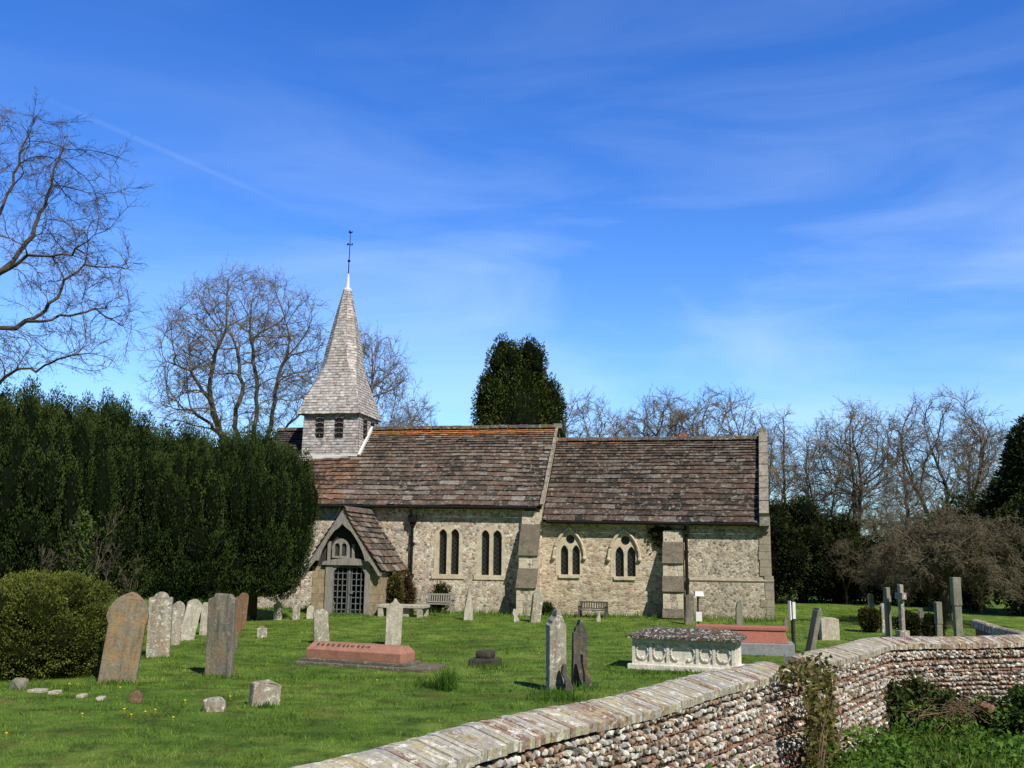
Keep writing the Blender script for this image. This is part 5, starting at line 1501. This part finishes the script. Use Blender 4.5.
# twin-topped dark conifer behind the nave
DT = 70.0; b = D(516, 600, DT); b.z = 0; s = DT / F
r = random.Random(12); lobes = []
hz_ = lambda py: D(516, py, DT).z
for cxp, topy, wpx in ((506, 341, 33), (529, 344, 31), (489, 380, 25), (546, 382, 20)):
    H = hz_(topy); x0 = (cxp - 516) * s
    for k in range(34):
        f = r.random() ** .8; z = H * (.22 + .78 * f)
        wv = wpx * s * (min(1, (1 - f) * 3.0 + .34)) * r.uniform(.35, .95); a = r.uniform(0, 6.28)
        lobes.append((x0 + math.cos(a) * wv * .72, math.sin(a) * wv * .72, z - .5, .75 * r.uniform(.7, 1.2), .75, 1.15 * r.uniform(.8, 1.3)))
    lobes.append((x0, 0, H * .55, wpx * s * .55, wpx * s * .55, H * .42))
lobes.append((0, 0, hz_(425), 38 * s, 34 * s, 4.5))
con = thing('twin_conifer', 'dark evergreen conifer with two rounded tops behind the nave roof', 'tree', b)
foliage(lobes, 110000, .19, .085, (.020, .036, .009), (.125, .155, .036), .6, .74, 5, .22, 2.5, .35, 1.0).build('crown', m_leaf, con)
t = MB(); t.tube([(0, 0, -.2), (0, 0, 8)], [.5, .3], 8); t.build('trunk', m_cedar, con)

# evergreen belt behind the east end: separate dark hollies, and the conifer at the right edge
r = random.Random(33)
labs = ['dark holly right behind the east corner of the chancel', 'dark holly second from the chancel corner in the shady belt', 'dark holly third from the chancel corner in the shady belt', 'dark holly left of the weeping tree in the shady belt', 'dark holly behind the weeping tree, left part', 'dark holly behind the weeping tree, right part', 'dark holly at the right end of the shady belt']
for i, (px, topy, dist, pxr) in enumerate([(770, 498, 48, 42), (803, 488, 49, 36), (838, 512, 49, 36), (872, 528, 48, 34), (915, 530, 48, 44), (972, 478, 47, 44), (1030, 490, 40, 50)]):
    b = D(px, 600, dist); b.z = gz(b.x, b.y); rad = pxr * dist / F; H = D(px, topy, dist).z
    lobes = [(0, 0, H * .42, rad * .85, rad * .8, H * .45)]
    for k in range(22):
        a = r.uniform(0, 6.28); q = r.uniform(.2, .85)
        lobes.append((math.cos(a) * rad * q, math.sin(a) * rad * q, H * r.uniform(.16, .95 - .42 * q), rad * .34, rad * .34, H * .13))
    o = thing('holly_tree', labs[i], 'tree', b, 0, 'dark evergreens behind the east end')
    foliage(lobes, 20000, .15, .075, (.012, .020, .006), (.050, .066, .018), .3, .74, 50 + i, .2, 3, .25, 1.0).build('crown', m_leaf, o)
    t = MB(); t.tube([(0, 0, -.2), (0, 0, H * .4)], [.25, .2], 7); t.build('trunk', m_cedar, o)
b = D(1040, 600, 42); b.z = 0; s = 42 / F; H = D(1040, 425, 42).z; lobes = []
for k in range(90):
    f = r.random() ** .75; a = r.uniform(0, 6.28); wv = 68 * s * (1 - f * .85) * r.uniform(.5, 1)
    lobes.append((math.cos(a) * wv, math.sin(a) * wv, H * (.08 + .9 * f), .55 * (1.3 - .6 * f), .55 * (1.3 - .6 * f), .6))
lobes.append((0, 0, H * .42, 34 * s, 34 * s, H * .45))
o = thing('conifer_tree', 'dark conical conifer cut by the right edge of the view', 'tree', b)
foliage(lobes, 42000, .22, .075, (.011, .020, .006), (.046, .062, .018), -.1, .72, 9, .3, 3, .35, 1.0).build('crown', m_leaf, o)
t = MB(); t.tube([(0, 0, -.2), (0, 0, H * .7)], [.35, .12], 8); t.build('trunk', m_cedar, o)

def small_bush(px, py, wpx, hpx, dark, light, label, name='clipped_bush', n=5000, L=.07, W=.04, gap=0, cat='bush', zz_=0, group=None, at=None):
    b = at or G(px, py, zz_); s = b.y / F; w_ = wpx * s / 2; h_ = hpx * s
    rr = random.Random(int(px)); lobes = [(0, 0, h_ * .45, w_ * .8, w_ * .7, h_ * .45)]
    for k in range(12):
        a = rr.uniform(0, 6.28); q = rr.uniform(.2, .7); lobes.append((math.cos(a) * w_ * q, math.sin(a) * w_ * q, h_ * rr.uniform(.3, .75), w_ * .32, w_ * .32, h_ * .26))
    bq = at or D(px, py, b.y + w_ * .6)
    o = thing(name, label, cat, (bq.x, bq.y, gz(b.x, b.y)), 0, group)
    foliage(lobes, n, L, W, dark, light, .4, .72, px, .2, 3, .3, 1.0).build('foliage', m_leaf2, o); return o
small_bush(871, 634, 24, 24, (.035, .045, .008), (.12, .10, .02), 'yellow green clipped bush left of the stone crosses')
small_bush(915, 640, 40, 27, (.020, .032, .008), (.06, .065, .015), 'low green clipped hedge behind the stone crosses')
small_bush(934, 640, 26, 25, (.018, .03, .008), (.05, .06, .015), 'small dark clipped bush left of the short square pillar')
def CW(px, y):
    x = CH(px, 600, y)[0]; p = OX + UX * x + NX * y; p.z = 0; return p
# planting along the church wall
small_bush(394, 611, 30, 40, (.06, .06, .018), (.19, .16, .05), 'olive climbing shrub at the porch side wall', 'wall_shrub', 3600, .10, .05, cat='shrub', at=CW(391, -1.9))
small_bush(409, 610, 24, 38, (.10, .065, .028), (.23, .15, .07), 'brown twiggy shrub between porch shrub and drainpipe', 'wall_shrub', 3000, .11, .035, cat='shrub', at=CW(405, -.9))
small_bush(440, 606, 20, 30, (.03, .05, .012), (.08, .10, .03), 'small green plant behind the pale slatted bench', 'wall_plant', 700, .16, .04, cat='plant', at=CW(441, -.35))
small_bush(545, 617, 16, 11, (.02, .04, .010), (.06, .09, .02), 'small green weed clump at the foot of the big buttress', 'wall_plant', 600, .12, .05, cat='plant', at=CW(546, -.3))
# ivy on the chancel wall and on the boundary wall
iv = MB(); n = 700
xi, zi = CH(661, 532, 0); 
pts = np.stack([xi + nrg.normal(0, .2, n), nrg.uniform(-.08, .03, n), zi - np.abs(nrg.normal(0, .30, n))], 1); pts[:, 2] += .15
iv_t = thing('wall_ivy', 'tuft of ivy hanging under the chancel eaves beside the smaller buttress', 'ivy', OX, -A0)
leaves(iv, pts, nrg.normal(size=(n, 3)) + np.array([0, -.8, -.3]), .12, .09, np.array([.05, .06, .018]) * nrg.uniform(.5, 1.5, (n, 1))); iv.build('leaves', m_leaf2, iv_t)
pa, pb = G(772, 668, ZT), G(796, 656, ZT)
tdir = (pb - pa).normalized(); nn_ = Vector((tdir.y, -tdir.x, 0))
iv = MB(); n = 2900
u = nrg.uniform(-.16, 1.05, n); z = nrg.uniform(0, 1.2, n); Lw = (pb - pa).length
pull = nrg.uniform(.0, .36, n)
dens = np.array([mnoise.noise((a * 4, b * 3, 1)) for a, b in zip(u, z)]); kp = (dens + nrg.normal(0, .2, n) > -.05) | (z > 1.06)
u, z, pull = u[kp], z[kp], pull[kp]; n = len(u)
off = np.where(z > 1.06, pull + .02, .35 + nrg.uniform(-.03, .08, n))
pts = np.stack([pa.x + tdir.x * u * Lw + nn_.x * off, pa.y + tdir.y * u * Lw + nn_.y * off, z + nrg.uniform(-.02, .05, n)], 1)
cols = np.where(nrg.random((n, 1)) < .45, np.array([[.11, .13, .030]]), np.array([[.20, .16, .06]])) * nrg.uniform(.5, 1.4, (n, 1))
leaves(iv, pts, nrg.normal(size=(n, 3)) + np.array([nn_.x * .8, nn_.y * .8, -.3]), .06, .045, cols)
iv2 = thing('wall_ivy', 'yellowing ivy filling the gap in the boundary wall coping', 'ivy')
iv.build('leaves', m_leaf2, iv2)
st_ = MB()
for k in range(14):
    u_ = rng.uniform(0, 1); p0 = pa + tdir * (u_ * Lw) + nn_ * .38
    st_.tube([(p0.x, p0.y, 0), (p0.x + rng.gauss(0, .06), p0.y + rng.gauss(0, .05), .5), (p0.x + rng.gauss(0, .1), p0.y + rng.gauss(0, .05), rng.uniform(.8, 1.15))], [.012, .009, .006], 5)
st_.build('stems', m_drystem, iv2)

# bramble bushes, weeds and dry stems outside the wall
def straggly(px, py, wpx, hpx, n, dark, light, label, seed):
    b = G(px, py); k = b.y / F; w_, h_ = wpx * k / 2, hpx * k; rr = random.Random(seed)
    o = thing('bramble_bush', label, 'bush', (b.x, b.y, gz(b.x, b.y)))
    st_ = MB(); Pn = []; Dn = []
    for q in range(46):
        a = rr.uniform(-1, 1); x0 = a * w_ * .45; y0 = rr.gauss(0, .1); hh = h_ * rr.uniform(.45, 1.0) * (1 - .35 * abs(a)); sx = a * w_ * .8 + rr.gauss(0, .12)
        c = [Vector((x0, y0, -.05)), Vector((x0 + sx * .3, y0 + rr.gauss(0, .08), hh * .6)), Vector((x0 + sx * .7, y0 + rr.gauss(0, .12), hh)), Vector((x0 + sx * 1.15, y0 + rr.gauss(0, .14), hh * .72))]
        st_.tube(c, .006, 4)
        for m_ in range(int(n / 46)):
            f = rr.random() ** .7 * 2.999; i0 = int(f); p = c[i0].lerp(c[i0 + 1], f - i0)
            Pn.append((p.x + rr.gauss(0, .05), p.y + rr.gauss(0, .06), max(.02, p.z + rr.gauss(0, .04)))); Dn.append((rr.gauss(0, 1), rr.gauss(0, 1), rr.gauss(.2, .6)))
    st_.build('stems', m_drystem, o)
    mb = MB(); t = nrg.random((len(Pn), 1)) ** 1.3
    leaves(mb, np.array(Pn), np.array(Dn), .075 * nrg.uniform(.6, 1.3, len(Pn)), .05 * nrg.uniform(.6, 1.3, len(Pn)), np.array(dark) * (1 - t) + np.array(light) * t)
    mb.build('leaves', m_leaf2, o)
straggly(908, 730, 70, 56, 7000, (.030, .045, .014), (.125, .160, .050), 'straggly dark bramble bush against the outside of the wall', 3)
straggly(1036, 740, 66, 52, 4500, (.034, .075, .014), (.125, .220, .042), 'green bramble bush at the right edge outside the wall', 4)
b = G(980, 738); o = thing('dry_bramble', 'mound of dry brown bramble stems below the right part of the wall', 'bramble', (b.x, b.y + .3, 0))
mb = MB(); r = random.Random(17)
for k in range(190):
    x = r.uniform(-.42, .42); h_ = r.uniform(.25, .5) * (1 - .25 * abs(x)); sp2 = r.uniform(.2, .55) * r.choice((-1, 1)); y = r.uniform(-.25, .25)
    mb.tube([(x, y, -.05), (x + sp2 * .35, y + r.gauss(0, .08), h_ * .85), (x + sp2 * .7 + r.gauss(0, .1), y + r.gauss(0, .16), h_ * r.uniform(.8, 1.1)), (x + sp2 * 1.2 + r.gauss(0, .2), y + r.gauss(0, .2), h_ * r.uniform(.3, .9))], .005, 4)
mb.build('stems', m_drystem, o)
b = G(1000, 736); o = thing('clay_pipe', 'broken reddish clay pipe leaning in the dry brambles outside the wall', 'pipe', (b.x, b.y - .1, 0)); o.rotation_euler = (R(10), R(-28), 0)
mb = MB(); mb.tube([(0, 0, -.1), (0, 0, .5)], .075, 12, cap=False); mb.tube([(0, 0, -.1), (0, 0, .48)], .06, 12); mb.tube([(0, 0, .42), (0, 0, .5)], .09, 12, cap=False); mb.build('pipe', m_clay, o)

# ------------------------------------------------------------------ grass
def val_noise(x, y, f, s=0.0): return np.array([mnoise.noise((a * f, b * f, s)) for a, b in zip(x, y)])
def blades(n, d0, d1, spread, hmin, hmax, wk, side, seed):
    g = np.random.default_rng(seed)
    u = g.random(n); e = -.9
    d = (d0 ** (e + 1) + u * (d1 ** (e + 1) - d0 ** (e + 1))) ** (1 / (e + 1))
    x = g.uniform(-1, 1, n) * (spread * d + .5)
    o = outside(x, d); k = o if side else ~o
    x, d = x[k], d[k]; n = len(x)
    cl = val_noise(x, d, 1.1, 4.0); c2 = val_noise(x, d, 3.3, 9.0)
    h = g.uniform(hmin, hmax, n) * (1 + .9 * np.clip(cl, -.5, 1) + .5 * c2)
    z = np.array([gz(a, b) for a, b in zip(x, d)]) - .005
    w_ = wk * (d / 12) ** .8 * g.uniform(.7, 1.3, n)
    a = g.uniform(0, np.pi, n); ln = g.normal(0, .45, (n, 2)) * h[:, None]
    V = np.stack([np.stack([x - np.cos(a) * w_, d - np.sin(a) * w_, z], 1), np.stack([x + np.cos(a) * w_, d + np.sin(a) * w_, z], 1), np.stack([x + ln[:, 0], d + ln[:, 1], z + h], 1)], 1).reshape(-1, 3)
    t = g.uniform(.65, 1.45, n)[:, None] * (1 + .3 * c2[:, None])
    C = np.array([1.0, 1.0, .95]) * t
    yel = g.random(n) < .08; C[yel] *= np.array([1.7, 1.25, 1.2])
    mb = MB(); mb.np(V, np.arange(n * 3).reshape(-1, 3), C); return mb
tag(blades(230000, 9.0, 46, .68, .022, .055, .006, False, 1).build('lawn_grass', m_blade), 'mown grass of the churchyard lawn', 'grass', kind='stuff')
tag(blades(60000, 7.5, 16, .62, .07, .18, .006, True, 2).build('rough_grass', m_blade), 'lush rough grass outside the boundary wall', 'grass', kind='stuff')
# nettles and broad-leaved weeds outside the wall
g = np.random.default_rng(5); n = 26000
d = g.uniform(8.5, 14.9, n); x = g.uniform(1.5, 10, n); k = outside(x - .5, d)
x, d = x[k], d[k]; c = val_noise(x, d, .9, 2.0) + .5 * val_noise(x, d, 2.6, 6.0); near = sm
edge = np.clip(1 - (x - np.interp(d, WP[:, 1], WP[:, 0]) - .36) / 1.6, 0, 1)
hmax = np.clip(.10 + .30 * c + .22 * edge, .05, .6); z = hmax * g.random(len(x)) ** .6
pts = np.stack([x, d, z + np.array([gz(a, b) for a, b in zip(x, d)])], 1); n = len(x)
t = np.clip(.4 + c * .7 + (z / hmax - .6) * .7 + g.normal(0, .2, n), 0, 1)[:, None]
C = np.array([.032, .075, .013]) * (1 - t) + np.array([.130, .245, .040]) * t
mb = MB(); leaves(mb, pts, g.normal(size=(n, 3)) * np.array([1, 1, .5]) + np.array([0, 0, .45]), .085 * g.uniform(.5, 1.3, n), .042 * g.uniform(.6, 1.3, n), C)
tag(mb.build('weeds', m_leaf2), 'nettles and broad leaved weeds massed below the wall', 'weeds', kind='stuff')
# long tufts around the stones and along the church foot
g = np.random.default_rng(6); P_, H_ = [], []
def tuft(px, py, wpx, n, h, gzv=0.0):
    for _ in range(n):
        q = G(px + g.normal(0, wpx / 2.5), py + g.normal(0, 1.2), gzv); P_.append((q.x, q.y)); H_.append(h * g.uniform(.5, 1.3))
for px, py, wp, n, h in [(447, 689, 9, 380, .34), (556, 694, 26, 260, .12), (588, 690, 22, 220, .12), (115, 684, 40, 260, .10), (218, 677, 30, 160, .09), (157, 658, 24, 100, .09), (262, 708, 26, 120, .09), (430, 686, 30, 240, .14), (485, 668, 30, 160, .12), (650, 674, 70, 400, .10), (357, 680, 130, 420, .08), (560, 700, 40, 300, .12), (60, 690, 100, 300, .10)]: tuft(px, py, wp, n, h)
for px in range(270, 775, 3): tuft(px, 610 + (px - 300) * .024, 5, 10, .20, .1)
for px in range(325, 375, 4): tuft(px, 618, 5, 12, .16)
P_ = np.array(P_); H_ = np.array(H_); n = len(P_)
z = np.array([gz(a, b) for a, b in P_]); a = g.uniform(0, 3.14, n); wd = .006 * (P_[:, 1] / 12) ** .8; ln = g.normal(0, .35, (n, 2)) * H_[:, None]
V = np.stack([np.stack([P_[:, 0] - np.cos(a) * wd, P_[:, 1] - np.sin(a) * wd, z], 1), np.stack([P_[:, 0] + np.cos(a) * wd, P_[:, 1] + np.sin(a) * wd, z], 1), np.stack([P_[:, 0] + ln[:, 0], P_[:, 1] + ln[:, 1], z + H_], 1)], 1).reshape(-1, 3)
mb = MB(); mb.np(V, np.arange(n * 3).reshape(-1, 3), np.array([.85, 1, .9]) * g.uniform(.5, 1.2, (n, 1)))
tag(mb.build('long_grass', m_blade), 'longer grass tufts around the stones and church foot', 'grass', kind='stuff')

# a few yellow flowers and white petals in the grass
m_yel = plain('yellow petals', (.75, .58, .03), (.7, .5, .02), 5)
fl0 = MB(); fl0.np(ICV * np.array([.02, .02, .012]) + np.array([0, 0, .05]), ICF); fl0.tube([(0, 0, 0), (0, 0, .045)], .003, 4)
first = None
for px, py in [(69, 687), (57, 697), (120, 690), (124, 713), (131, 719), (145, 716), (155, 714), (173, 722), (185, 704), (377, 683), (411, 657), (82, 718), (6, 737), (230, 700)]:
    q = G(px, py)
    if first is None: first = fl0.build('dandelion', m_yel); o = first
    else: o = first.copy(); COL.objects.link(o)
    o.location = (q.x, q.y, gz(q.x, q.y)); tag(o, 'small yellow flower in the mown grass', 'flower', 'yellow flowers in the lawn')
